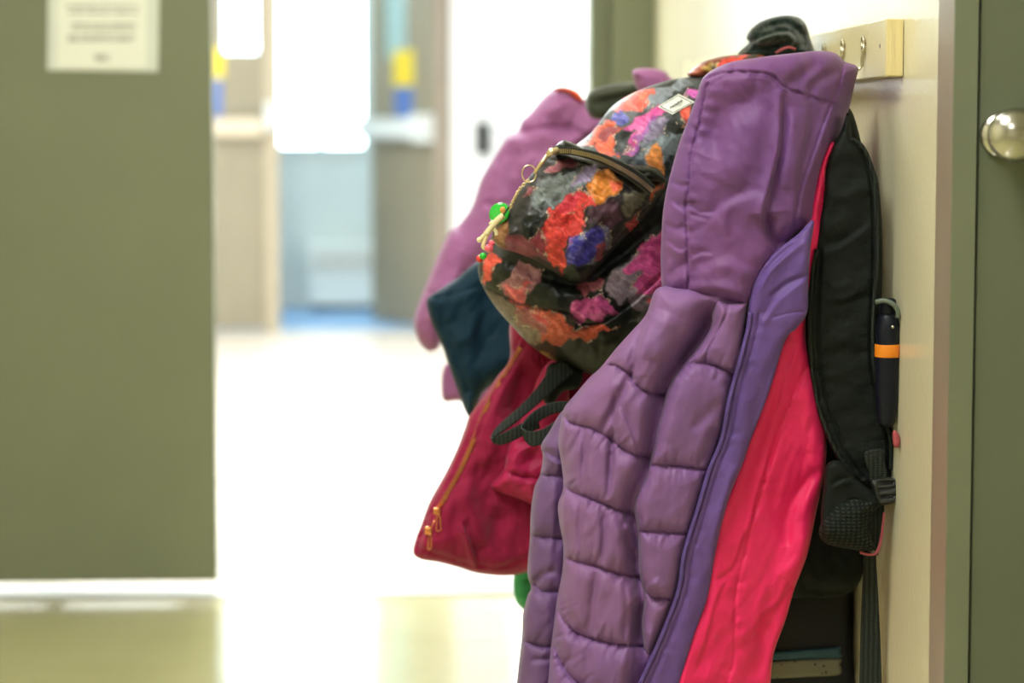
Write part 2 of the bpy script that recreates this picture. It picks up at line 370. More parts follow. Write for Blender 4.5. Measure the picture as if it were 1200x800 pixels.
# ================================================================== the setting
XW = 0.573          # right wall
XL = -1.75          # left wall
YC = 5.15           # cross doors
YE = 12.0           # exit doors
YV = 13.5           # porch window wall
def st(name, *a, **k):
    o = box(name, *a, **k); o['kind'] = 'structure'; return o
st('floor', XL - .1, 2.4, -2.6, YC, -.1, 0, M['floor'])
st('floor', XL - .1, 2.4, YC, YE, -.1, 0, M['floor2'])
st('floor', -1.6, 0.9, YE, YV + .1, -.1, 0, M['mat_blue'])
st('ceiling', XL - .1, 2.4, -2.6, YE + 2, CEIL, CEIL + .1, M['ceil'])
# right wall: from the door opening to the cross wall and on; the stretch past the door frame comes back behind the camera
st('wall_right', XW, XW + .14, 2.462, YC, 0, CEIL, M['wall'])
st('wall_right', XW, XW + .14, YC + .14, YE, 0, CEIL, M['wall_white'])
YD = 2.394         # the classroom door stands across, facing the viewer
st('wall_right', 2.3, 2.4, -2.6, YD, 0, CEIL, M['wall'])
st('wall_alcove', XW, 2.4, YD + .02, YD + .14, 2.14, CEIL, M['wall'])
st('wall_alcove', 1.62, 2.4, YD + .02, YD + .14, 0, 2.14, M['wall'])
st('wall_left', XL - .1, XL, -2.6, YC, 0, CEIL, M['wall'])
st('wall_left', XL - .1, XL, YC, YE, 0, CEIL, M['wall_white'])
st('wall_back', XL - .1, 2.4, -2.7, -2.6, 0, CEIL, M['wall'])
# steel frame of the classroom door (its near jamb is out of frame)
st('trim_1', XW - .006, P(1144.6, 158, YD).x, YD + .003, 2.468, 0, 2.14, M['frame_t'], bev=.002)  # taupe stands in for how light falls on the frame's side face
st('trim_2', XW - .0062, P(1144.6, 158, YD).x, YD, YD + .003, 0, 2.14, M['frame_g'])
st('trim_3', 1.58, 1.63, YD, YD + .07, 0, 2.14, M['frame_g'], bev=.003)
st('trim_4', XW + .02, 1.58, YD, YD + .07, 2.09, 2.14, M['frame_g'], bev=.003)
xd = P(1147.2, 158, YD + .004).x
d1 = box('door_1', xd, 1.576, YD + .004, YD + .048, .008, 2.085, M['door_r'], bev=.001, kind='structure')
kc = P(1176, 158, YD + .004)
lathe('door_knob', [(0, .024), (.003, .024), (.007, .022), (.009, .012), (.020, .011), (.026, .015), (.032, .0225), (.040, .0265), (.048, .0268), (.055, .0235), (.060, .017), (.0628, .009), (.0636, .002)], kc, (0, -1, 0), M['steel'], d1, 48)

# cross wall with its pair of doors: left leaf shut, opening to the right
x_l, x_r = -1.16, (692 - 450) * YC / F
st('wall_cross', XL, x_l - .05, YC, YC + .14, 0, CEIL, M['wall'])
st('wall_cross', x_l - .05, XW + .14, YC, YC + .14, 2.15, CEIL, M['wall'])
xj = (716 - 450) * YC / F
st('trim_5', xj, XW + .14, YC - .012, YC + .14, 0, 2.15, M['door'], bev=.004)
st('trim_6', x_r, xj, YC + .02, YC + .12, 0, 2.15, M['frame_g'], bev=.004)
st('trim_7', x_l - .05, x_l, YC - .01, YC + .14, 0, 2.15, M['frame_g'], bev=.004)
st('trim_8', x_l, XW, YC - .01, YC + .14, 2.1, 2.15, M['frame_g'], bev=.004)
d2 = box('door_2', x_l + .003, P(252, 400, YC).x, YC, YC + .045, P(200, 681, YC).z, 2.095, M['door'], bev=.002, kind='structure')
st('trim_9', x_l, x_r, YC - .02, YC + .10, 0, .006, M['alu'], bev=.002)

# exit doors at the far end
def ex(px, y=YE): return (px - 450) * y / F
def ez(py, y=YE): return 1.0 - (py - 150) * y / F
st('wall_exit', ex(528), XW + .14, YE, YE + .14, 0, CEIL, M['wall_white'])
st('wall_exit', XL, ex(215), YE, YE + .14, 0, CEIL, M['wall_white'])
st('wall_exit', ex(215), ex(528), YE, YE + .14, 2.15, CEIL, M['wall_white'])
st('trim_10', ex(508), ex(528), YE - .02, YE + .14, 0, 2.15, M['frame_t'], bev=.004)
st('trim_11', ex(311), ex(327), YE - .03, YE + .11, 0, 2.15, M['exit_f'], bev=.004)
st('trim_12', ex(205), ex(215), YE - .02, YE + .14, 0, 2.15, M['frame_t'], bev=.004)
# left exit leaf with a lite
bm = bmesh.new()
zl = ez(62)
bxm(bm, ex(216), ex(265), YE, YE + .045, .01, 2.14); bxm(bm, ex(303), ex(311), YE, YE + .045, .01, 2.14)
bxm(bm, ex(265), ex(303), YE, YE + .045, .01, zl); bxm(bm, ex(265), ex(303), YE, YE + .045, 1.95, 2.14)
d3 = bm_obj('door_3', bm, M['exit_d']); d3['kind'] = 'structure'
box('pane', ex(265), ex(303), YE + .02, YE + .026, zl, 1.95, M['pane'], d3)
box('glazing_bead', ex(263), ex(266.5), YE - .012, YE, zl - .01, 1.95, M['porch'], d3)
for k in (0,):
    bm = bmesh.new(); bxm(bm, ex(218), ex(310), YE - .075, YE - .03, ez(160), ez(139), .008)
    bxm(bm, ex(300), ex(309), YE - .03, YE, ez(158), ez(141)); bm_obj('crash_bar', bm, M['bar'], d3)
bm = bmesh.new(); bxm(bm, ex(313), ex(325), YE - .08, YE - .03, ez(152), ez(120), .01); latch = bm_obj('latch_case', bm, M['bar_w'], d3)
# right exit leaf, swung back into the porch
hx, hy = ex(507), YE + .05; a_ = P(436, 300, 12.62); lx, ly = a_.x, 12.62
dirv = Vector((lx - hx, ly - hy, 0)); Lr = dirv.length; dirv.normalize(); nrm = Vector((dirv.y, -dirv.x, 0))
if nrm.y > 0: nrm = -nrm
def leaf(bm, u0, u1, z0, z1, n0, n1, bev=0.0):
    r = bmesh.ops.create_cube(bm, size=1.0)
    for v in r['verts']:
        u = (u0 + u1) / 2 + v.co.x * (u1 - u0); w = (n0 + n1) / 2 + v.co.y * (n1 - n0)
        v.co = Vector((hx, hy, 0)) + dirv * u + nrm * w + Vector((0, 0, (z0 + z1) / 2 + v.co.z * (z1 - z0)))
    if bev: bmesh.ops.bevel(bm, geom=list({e for v in r['verts'] for e in v.link_edges}), offset=bev, segments=2, affect='EDGES')
bm = bmesh.new(); zr = ez(66)
leaf(bm, 0, Lr * .42, .01, 2.14, 0, -.045); leaf(bm, Lr * .88, Lr, .01, 2.14, 0, -.045)
leaf(bm, Lr * .42, Lr * .88, .01, zr, 0, -.045); leaf(bm, Lr * .42, Lr * .88, 1.95, 2.14, 0, -.045)
d4 = bm_obj('door_4', bm, M['exit_d']); d4['kind'] = 'structure'
bm = bmesh.new(); leaf(bm, Lr * .42, Lr * .88, zr, 1.95, -.02, -.026); bm_obj('pane', bm, M['pane_d'], d4)
bm = bmesh.new(); leaf(bm, 0.02, Lr * 1.02, ez(160), ez(140), .03, .075, .008); leaf(bm, 0.0, .06, ez(164), ez(136), 0, .08, .01); leaf(bm, Lr * .9, Lr * 1.02, ez(160), ez(140), 0, .08); bm_obj('crash_bar', bm, M['bar_w'], d4)
# stickers on both exit leaves
def sticker(name, px0, px1, y0, y1, m_, lab, cat, off, grp=None):
    o = box(name, ex(px0), ex(px1), off - .002, off, ez(y1), ez(y0), m_, None, 0.0006); return tag(o, lab, cat, grp)
sticker('yellow_sign', 252, 265, 57, 92, M['yellow'], 'yellow notice at the cut-off edge of the left exit door, above its blue notice', 'sign', YE - .0005)
sticker('blue_sign', 251, 262, 93, 137, M['blue'], 'blue notice at the cut-off edge of the left exit door, under its yellow notice', 'sign', YE - .0005)
def sticker4(name, u0, u1, y0, y1, m_, lab):
    bm = bmesh.new(); leaf(bm, u0, u1, ez(y1), ez(y0), .0005, .0025); tag(bm_obj(name, bm, m_), lab, 'sign')
sticker4('yellow_sign', Lr * .30, Lr * .62, 57, 100, M['yellow'], 'yellow notice on the right exit door above the crash bar')
sticker4('blue_sign', Lr * .32, Lr * .60, 101, 137, M['blue'], 'blue notice on the right exit door between the yellow notice and crash bar')
o = box('wall_switch', ex(557.5), ex(572.5), YE - .03, YE - .0005, ez(181), ez(143), M['switch'], None, .003)
tag(o, 'small dark upright plate on the bright white wall beyond the exit doors', 'switch')
# porch
zs, zt = ez(173, YV), 2.3
zs2 = ez(78, YV); b0, b1 = ex(250, YV), ex(314, YV)
st('wall_porch', -1.6, b0, YV, YV + .1, 0, CEIL, M['porch'])
st('wall_porch', b1, ex(326, YV), YV, YV + .1, 0, CEIL, M['porch'])
st('wall_porch', b0, b1, YV, YV + .1, 0, zs2, M['porch'])
st('wall_porch', b0, b1, YV, YV + .1, 2.3, CEIL, M['porch'])
st('wall_porch', ex(429, YV), .9, YV, YV + .1, 0, CEIL, M['porch'])
st('wall_porch', ex(326, YV), ex(429, YV), YV, YV + .1, 0, zs, M['porch'])
st('wall_porch', ex(326, YV), ex(429, YV), YV, YV + .1, zt, CEIL, M['porch'])
st('wall_porch', -1.7, -1.6, YE, YV + .1, 0, CEIL, M['porch'])
st('wall_porch', .9, 1.0, YE, YV + .1, 0, CEIL, M['porch'])
bm = bmesh.new(); a0, a1 = ex(326, YV), ex(429, YV)
bxm(bm, a0, a1, YV - .02, YV + .05, zs - .03, zs + .012); bxm(bm, a0, a0 + .018, YV - .01, YV + .05, zs, zt); bxm(bm, a1 - .018, a1, YV - .01, YV + .05, zs, zt)
w1 = bm_obj('window_1', bm, M['porch']); w1['kind'] = 'structure'
box('pane', a0 + .018, a1 - .018, YV + .02, YV + .026, zs + .012, zt, M['pane'], w1)
bm = bmesh.new(); bxm(bm, b0, b1, YV - .02, YV + .05, zs2 - .02, zs2); bxm(bm, b0 - .012, b0, YV - .01, YV + .05, zs2, zt); bxm(bm, b1, b1 + .012, YV - .01, YV + .05, zs2, zt)
w2 = bm_obj('window_2', bm, M['porch']); w2['kind'] = 'structure'
box('pane', b0, b1, YV + .02, YV + .026, zs2, zt, M['pane'], w2)
ht = thing('radiator_cabinet', P(402, 360, YV - .2), 'pale metal heater cabinet on the floor under the far window', 'heater')
hx0, hx1, hz = ex(360, YV - .2), ex(446, YV - .2), ez(285, YV - .2)
box('casing', hx0, hx1, YV - .2, YV - .005, .03, hz, M['heater'], ht, .008)
box('plinth', hx0 + .02, hx1 - .02, YV - .19, YV - .005, 0, .03, M['rubber'], ht)
bm = bmesh.new()
for k in range(7): bxm(bm, hx0 + .03, hx1 - .03, YV - .206, YV - .198, hz - .05 - k * .016, hz - .044 - k * .016)
bm_obj('grille', bm, M['alu'], ht)
# outdoors
st('ground_outside', -12, 12, YV + .1, 60, -.3, -.12, M['snow'])
sh = thing('garden_shrub', P(375, 152, 20), 'faint pale shrub seen through the bright far window', 'shrub')
random.seed(4)
bm = bmesh.new()
for k in range(26):
    c = P(375 + random.uniform(-17, 17), 120 + random.uniform(-16, 16) , 20 + random.uniform(-.1, .1)); r = bmesh.ops.create_icosphere(bm, subdivisions=2, radius=random.uniform(.04, .08)); bmesh.ops.translate(bm, verts=r['verts'], vec=c)
g = P(375, 150, 20); bm2 = bm_obj('foliage', bm, M['shrub'], sh, True); tube('stem', [(g.x, g.y, -.12), (g.x, g.y, g.z + .1)], .03, M['shrub'], sh)

# ceiling lights
LABS = ['added unseen fill panel in the ceiling behind the viewer', 'recessed fluorescent panel in the ceiling just ahead of the viewer', 'recessed fluorescent panel in the ceiling just before the cross doors', 'added unseen fill panel just beyond the cross doors', 'added unseen fill panel near the exit doors', 'small ceiling panel in the porch']
def troffer(x, y, L, w, c, lab, wd=.3):
    t = thing('ceiling_light', (x, y, CEIL), lab, 'light', 'recessed ceiling panels')
    bm = bmesh.new()
    for (p0, p1, q0, q1) in ((x - wd - .03, x + wd + .03, y - L / 2 - .03, y - L / 2), (x - wd - .03, x + wd + .03, y + L / 2, y + L / 2 + .03), (x - wd - .03, x - wd, y - L / 2, y + L / 2), (x + wd, x + wd + .03, y - L / 2, y + L / 2)):
        bxm(bm, p0, p1, q0, q1, CEIL - .015, CEIL)
    bm_obj('frame', bm, M['heater'], t)
    area = 2 * wd * L
    box('diffuser', x - wd, x + wd, y - L / 2, y + L / 2, CEIL - .008, CEIL, emit('lit_diffuser', c, w / area / math.pi), t)
for (l, lab) in zip(NEAR_LAMPS + FAR_FILL_LAMPS + [PORCH_LAMP], LABS): troffer(*l, lab)

# notice on the shut leaf
nt_ = thing('notice', P(120, 80, YC - .003), 'white printed notice in a clear sleeve on the shut olive door', 'notice')
def qd(name, pts, y0, y1, m_, parent):
    bm = bmesh.new(); f = [bm.verts.new(P(x, y, y0)) for x, y in pts]; b = [bm.verts.new(P(x, y, y1)) for x, y in pts]; n = len(pts)
    bm.faces.new(f); bm.faces.new(b[::-1])
    for i in range(n): bm.faces.new((f[i], b[i], b[(i + 1) % n], f[(i + 1) % n]))
    return bm_obj(name, bm, m_, parent)
qd('plastic_sleeve', [(58, -110), (188, -110), (185, 84), (55.5, 82)], YC - .003, YC - .0005, M['sleeve'], nt_)
qd('sheet', [(66, -102), (173, -102), (172, 79), (67, 79)], YC - .0045, YC - .0032, M['paper'], nt_)
rng = random.Random(3)
for (yy, xa, xb) in ((-30, 76, 165), (-21, 76, 165), (8, 78, 163), (15, 79, 163), (29, 83, 160), (34, 84, 158), (43, 80, 160), (47, 80, 156), (66, 110, 130), (70, 112, 128)):
    up, lo = [], []; x = xa
    while x < xb:
        h_ = rng.uniform(.5, 1.9); up.append((x, yy - h_)); lo.append((x, yy + h_ * .7)); x += rng.uniform(1.2, 3)
    qd('text_line', up + lo[::-1], YC - .0052, YC - .0046, M['ink'], nt_)

# ================================================================== coat rack
bz0, bz1 = P(1040, 90, 2.66).z, P(1040, 21.5, 2.66).z
rack = thing('coat_rack', (XW - .01, 2.66, bz0), 'cream painted wooden coat rail with wire hooks on the right wall', 'coat rack')
box('board', XW - .0195, XW - .0005, 2.662, 4.45, bz0, bz1, M['board'], rack, .0015)
qb = box('board_end', XW - .0193, XW - .0007, 2.658, 2.662, bz0 + .001, bz1 - .001, M['board_end'], rack, .0008)
def hook(y):
    xb = XW - .0195; zt_ = bz1 - .0225
    pts = [(xb - .002, y, zt_ - .0015), (xb - .002, y - .004, zt_ + .003), (xb - .006, y - .004, zt_ + .007)]
    w_ = .0016
    bm = bmesh.new()
    # upper eye loop screwed to the board, straight shank, kicked-out foot with a bent-up tip
    loop = [(xb - .003, y + .0045 * math.cos(a), zt_ + .007 * math.sin(a)) for a in [k * math.pi / 6 for k in range(12)]]
    tubem(bm, loop, w_, 8, True)
    sh_ = [(xb - .003, y - .0045, zt_), (xb - .003, y - .003, zt_ - .012), (xb - .0035, y - .001, zt_ - .026), (xb - .007, y - .001, zt_ - .0305), (xb - .014, y - .001, zt_ - .032), (xb - .022, y - .001, zt_ - .030), (xb - .028, y - .001, zt_ - .024)]
    tubem(bm, sh_, w_, 8); tubem(bm, [(xb - .003, y + .0045, zt_), (xb - .003, y + .003, zt_ - .012), (xb - .0035, y + .001, zt_ - .026)], w_, 8)
    bm_obj('hook', bm, M['chrome'], rack, True)
    lathe('screw', [(0, .003), (.002, .003), (.0028, .0015)], (xb, y, zt_ + .001), (-1, 0, 0), M['steel'], rack, 12)
for y in (2.775, 2.90, 3.025, 3.15, 3.275, 3.40, 3.525, 3.65, 3.775, 3.9): hook(y)
bm = bmesh.new(); bmesh.ops.create_uvsphere(bm, u_segments=12, v_segments=8, radius=.002)
bmesh.ops.scale(bm, verts=bm.verts, vec=(.3, .8, 1.4)); bmesh.ops.translate(bm, verts=bm.verts, vec=(XW - .0195, 2.693, bz1 - .029)); bm_obj('screw_hole', bm, M['rubber'], rack, True)

# ================================================================== purple puffer coat
D0 = 2.72
coat = thing('puffer_coat', P(995, 90, D0), 'purple quilted puffer coat with hot pink lining hanging nearest by its hood', 'coat')
Zh = lambda p: Z(760, 50, 2.5, p)
hood_out = Zh([(162, 100), (230, 60), (330, 42), (430, 30), (500, 24), (548, 31), (575, 55), (613, 72), (604, 120), (580, 220), (545, 300), (515, 360), (497, 430), (480, 520), (430, 562), (385, 610), (330, 690), (292, 768), (250, 768), (200, 762), (100, 745), (45, 728), (36, 650), (38, 560), (44, 480), (60, 400), (88, 300), (112, 235), (140, 160)])
def hood_base(X, Y):
    u = (X - 880) / 120; return 0.055 * np.clip(1 - u * u, -0.4, 1) - 0.03 * np.clip((X - 930) / 70, 0, 1)
relief('hood', hood_out, D0, M['purple'], coat, base=hood_base, T=.028, R=26, back=.05, sp=2.1,
       seams=[(Zh([(128, 160), (140, 130), (175, 103), (230, 88), (320, 87), (365, 98), (395, 130), (460, 153), (530, 176), (592, 192)]), 1.5, .0045, .0025),
              (Zh([(165, 185), (185, 125), (235, 98), (320, 97), (360, 108), (392, 140), (460, 162), (528, 186), (590, 200)]), 1.1, .0018),
              (Zh([(172, 120), (150, 230), (125, 330), (120, 400), (110, 480), (114, 580), (117, 748)]), 1.6, .005, .004),
              (Zh([(573, 60), (555, 130), (522, 210), (480, 330), (440, 450), (425, 560)]), 1.6, .0045, .001)],
       folds=[(Zh([(392, 138), (390, 200), (385, 300), (358, 420), (338, 500), (348, 570), (385, 612)]), 8, .013, 's'),
              (Zh([(340, 500), (350, 560), (395, 600)]), 16, -.014, 'g'),
              (Zh([(470, 170), (465, 260), (440, 380), (430, 500)]), 10, .007, 's'),
              (Zh([(500, 60), (440, 100), (400, 135)]), 8, -.008, 'g'), (Zh([(560, 80), (500, 110), (465, 150)]), 6, -.006, 'g'),
              (Zh([(430, 190), (410, 300), (395, 430)]), 12, .006, 'g'),
              (Zh([(540, 190), (500, 300), (455, 420), (445, 520)]), 7, .007, 'g'),
              (Zh([(170, 330), (210, 230), (330, 150)]), 15, -.007, 'g'), (Zh([(230, 420), (280, 300), (350, 200)]), 22, .006, 'g'), (Zh([(150, 560), (220, 480), (330, 430)]), 16, .005, 's'), (Zh([(190, 120), (200, 240), (180, 380)]), 12, -.004, 'g'), (Zh([(60, 400), (100, 420), (118, 410)]), 4, -.004, 'g'), (Zh([(118, 480), (150, 500), (200, 500)]), 5, .003, 's'), (Zh([(45, 530), (80, 545), (112, 535)]), 4, -.004, 'g'), (Zh([(118, 640), (150, 620), (190, 620)]), 5, .003, 's'), (Zh([(60, 460), (110, 500), (170, 520)]), 7, .004, 's'),
              (Zh([(50, 580), (90, 610), (110, 600)]), 6, .004, 's'), (Zh([(120, 700), (160, 660), (240, 640), (330, 680)]), 18, .005, 's'),
              (Zh([(50, 690), (90, 660), (115, 640)]), 6, -.004, 'g'), (Zh([(110, 740), (180, 715), (280, 740)]), 7, .005, 'g')],
       noise=[(60, 30, 70, .003, 3), (12, 12, 0, .0005, 4)])
# collar and long zip facing
Zc = lambda p: Z(600, 400, 2, p)
fac_out = [(878, 352), (884, 328), (898, 306), (914, 290), (934, 275), (953, 258), (950, 290), (947.5, 330), (946, 366), (934, 384)] + Zc([(640, 0), (602, 120), (560, 230), (540, 290), (508, 370), (480, 480), (458, 600), (430, 680), (395, 800), (360, 900), (262, 900), (296, 800), (346, 690), (386, 580), (398, 500), (428, 400), (458, 300), (486, 230), (506, 130), (528, 50), (541, 0)]) + [(874, 385)]
def fbase(X, Y): return .068 + 0.0 * X - .02 * np.clip((Y - 350) / 450, 0, 1)
def along(pts, off): return [(x + off, y) for x, y in pts]
zipl = [(877, 366), (874, 385)] + Zc([(541, 0), (528, 50), (506, 130), (486, 230), (458, 300), (428, 400), (398, 500), (386, 580), (346, 690), (296, 800), (262, 900)])
zf = relief('zip_facing', fac_out, D0, M['violet'], coat, base=fbase, T=.010, R=9, back=.03, sp=2.1,
       seams=[(along(zipl, 13), 1.5, .0035, .0012), (along(zipl, 17), 1.0, .0012, .0), ([(905, 345), (925, 330), (948, 322)], 3, .003), ([(946, 364), (926, 366), (905, 372)], 1.2, .002)],
       folds=[([(884, 345), (900, 318), (922, 296), (944, 280)], 6, .006, 's'), ([(892, 380), (912, 350), (945, 325)], 7, .004, 's'),
              ([(925, 395), (905, 430), (890, 480), (872, 530)], 8, -.004, 'g'), ([(862, 545), (850, 590), (835, 640)], 7, .004, 'g'), ([(838, 660), (825, 700), (806, 750)], 6, -.003, 'g')],
       noise=[(22, 60, 18, .0014, 21), (18, 14, 30, .0006, 5)])
# quilted front panel (beside the zip)
Zf = lambda p: Z(640, 340, 4.0, p)
fp_out = Zf([(800, 42), (850, 50), (920, 50)]) + [(877, 353), (875, 372), (872, 392), (867, 425), (855, 465), (845, 512), (831, 550), (816, 600), (801, 650), (794, 690), (775, 740), (762, 766)] + Zc([(310, 720), (304, 660), (310, 600), (298, 540), (295, 450), (286, 378), (316, 305), (330, 250)]) + Zf([(500, 750), (510, 690), (530, 600), (560, 490), (600, 400), (640, 350), (700, 280), (755, 205), (778, 150), (778, 110)])
fpn = relief('front_panel', fp_out, D0, M['mauve'], coat, base=lambda X, Y: .056 - .02 * np.clip((Y - 350) / 450, 0, 1), T=.018, R=16, back=.03, sp=2.1,
       cells=[Zf([(615, 400), (640, 365), (680, 342), (760, 345), (830, 370), (895, 408)]), Zc([(310, 291), (360, 290), (400, 294), (475, 302)]), Zc([(290, 445), (350, 447), (420, 451)]), Zc([(305, 578), (332, 602), (350, 600), (376, 608)])],
       seams=[(Zf([(850, 55), (848, 95), (822, 160), (780, 240), (752, 300), (748, 340)]), 1.4, .005, .001)],
       puff=(.014, 26), pucker=.004, gathers=.0026,
       folds=[(Zf([(870, 360), (880, 420), (840, 480)]), 12, -.006, 'g'), (Zf([(740, 400), (650, 560), (560, 700)]), 20, .003, 'g'), (Zc([(420, 210), (470, 160), (490, 150)]), 8, -.004, 'g'),
              (Zc([(360, 590), (330, 620), (325, 680)]), 9, -.006, 'g'), (Zc([(330, 560), (350, 585)]), 6, .006, 'g'), (Zc([(440, 290), (462, 250), (480, 200)]), 7, -.006, 'g')],
       noise=[(34, 60, 25, .0022, 31), (14, 26, 25, .0006, 8)])
zb = [(x + 2.5, y, min(surf(zf, x + 6, y) or D0 - .06, surf(fpn, x - 4, y) or 9) - .0015) for x, y in cr(zipl[:-1], False, 14)]
zp3 = pxline(zb, 0, 2.5); tube('zip_cord', zp3, .0024, M['zipv'], coat, 8)
bm = bmesh.new()
for i in range(1, len(zp3) - 1):
    p = zp3[i] + Vector((-.001, -.0014, 0)); bxm(bm, p.x - .0013, p.x + .0013, p.y - .0009, p.y + .0009, p.z - .0006, p.z + .0006)
tag(bm_obj('zip_teeth', bm, M['zipv'], coat), kind='stuff')
# quilted side / back panel
fp_left = Zf([(800, 42), (778, 120), (755, 205), (700, 280), (640, 350), (600, 400), (560, 490), (530, 600), (510, 690), (490, 790)]) + Zc([(316, 305), (286, 378), (295, 450), (298, 540), (310, 600), (304, 660), (310, 720), (290, 830)])
def sbase(X, Y):
    q = np.stack([X, Y], 1); D, s_, sg, L = pdist(q, cr(fp_left, False, 6)); right = sg < 0
    dip = np.where(right, 1.0, np.exp(-(D / 15) ** 2)) * np.clip((Y - 345) / 40, 0, 1)
    return .014 + .026 * np.clip((X - 690) / 60, -1, 1) - .034 * dip - .012 * ((Y - 560) / 300) ** 2
bp_out = [(770, 338), (800, 336), (830, 336), (870, 340), (890, 380), (880, 430), (860, 500), (840, 600), (820, 680), (790, 760), (765, 800), (742, 860), (634, 860), (641, 800), (647, 745), (653, 700), (659, 668), (660, 640), (655, 610), (654, 590), (660, 570), (658, 545), (654, 520), (656, 500), (661, 478), (674, 462), (690, 443), (704, 430), (722, 408), (740, 388), (757, 368)]
S = [Zf([(290, 350), (330, 355), (360, 375), (398, 398)]), Zf([(405, 430), (450, 465), (510, 490), (560, 497)]),
     Zf([(85, 590), (100, 615), (150, 632), (190, 640), (260, 670), (310, 705), (370, 750), (430, 775), (480, 785)]) + Zc([(330, 275)]),
     Zc([(108, 300), (115, 325), (130, 345), (165, 362), (215, 380), (250, 395), (292, 408), (330, 420)]),
     Zc([(104, 478), (115, 500), (140, 512), (170, 520), (215, 533), (250, 545), (320, 556)]),
     Zc([(96, 600), (112, 640), (125, 660), (150, 682), (190, 698), (240, 708), (320, 716)]),
     Zc([(92, 690), (110, 745), (135, 780), (170, 810), (240, 830), (320, 838)]),
     Zf([(405, 430), (400, 390)])]
relief('side_panel', bp_out, D0, M['mauve'], coat, base=sbase, T=.030, R=30, back=.08, sp=2.1,
       cells=S, puff=(.015, 24), pucker=.006, gathers=.0036,
       folds=[(Zf([(470, 120), (420, 260), (402, 430)]), 6, -.010, 'g'), (Zf([(790, 60), (740, 170), (680, 250), (620, 340)]), 14, -.012, 'g'), (Zf([(560, 100), (520, 200), (500, 330)]), 26, .005, 'g'),
              (Zf([(390, 420), (310, 560), (260, 660)]), 5, -.007, 'g'), (Zf([(340, 500), (320, 600), (300, 690)]), 4, .004, 'g'), (Zf([(180, 640), (130, 720), (95, 790)]), 4, -.005, 'g'),
              (Zc([(245, 120), (238, 190), (232, 270), (225, 370)]), 4, -.009, 'g'), (Zc([(172, 215), (168, 280), (170, 360)]), 4, -.005, 'g'), (Zc([(140, 210), (125, 250), (128, 320)]), 4, -.005, 'g'),
              (Zc([(250, 150), (275, 200), (295, 270)]), 6, .005, 's'), (Zc([(245, 395), (262, 440), (280, 500), (310, 545)]), 5, -.006, 'g'), (Zc([(258, 400), (290, 470), (315, 510)]), 5, .005, 's'),
              (Zc([(215, 385), (216, 450), (212, 530)]), 4, -.006, 'g'), (Zc([(160, 365), (157, 440), (160, 510)]), 3.5, -.005, 'g'), (Zc([(130, 350), (120, 400), (125, 480)]), 3.5, .004, 'g'),
              (Zc([(200, 540), (190, 610), (178, 690)]), 4.5, -.006, 'g'), (Zc([(262, 555), (268, 620), (262, 700)]), 4, -.004, 'g'), (Zc([(295, 610), (300, 680), (285, 715)]), 9, -.008, 'g'),
              (Zc([(110, 560), (125, 620), (160, 690)]), 5, -.004, 'g'), (Zc([(180, 720), (175, 780), (165, 830)]), 5, -.003, 'g'), (Zc([(290, 420), (300, 560), (305, 720)]), 9, -.012, 'g')],
       noise=[(28, 70, 14, .0028, 14), (12, 22, 25, .0007, 7)])
# hanging sleeve
sl_out = [(662, 480), (670, 520), (672, 600), (668, 680), (662, 740), (655, 800), (650, 860), (602, 860), (606, 800), (612, 745), (613, 720), (618, 698), (622, 688), (618, 670), (621, 630), (622, 600), (626, 572), (633, 555), (636, 535), (634, 522), (642, 508)]
relief('sleeve', sl_out, D0 + .035, M['mauve_d'], coat, base=lambda X, Y: -.01 + 0 * X, T=.030, R=26, back=.04, sp=2.1,
       cells=[Z(600, 500, 4.286, [(135, 235), (175, 245), (240, 245), (290, 245)]), Z(600, 500, 4.286, [(80, 545), (130, 548), (190, 556), (300, 560)]), Z(600, 640, 4, [(70, 160), (110, 180), (140, 212), (215, 208), (250, 205)]), Z(600, 640, 4, [(45, 440), (90, 455), (140, 468), (200, 468)])],
       puff=(.011, 20), pucker=.004, gathers=.002, folds=[(Z(600, 500, 4.286, [(140, 110), (190, 150), (260, 190)]), 6, .007, 's'), (Z(600, 640, 4, [(100, 170), (150, 130), (210, 110)]), 5, -.006, 'g'), (Z(600, 640, 4, [(90, 530), (140, 530), (190, 520)]), 4, -.005, 'g'), ([(650, 560), (648, 620), (640, 680)], 6, .004, 'g')],
       noise=[(25, 50, 20, .003, 51)])
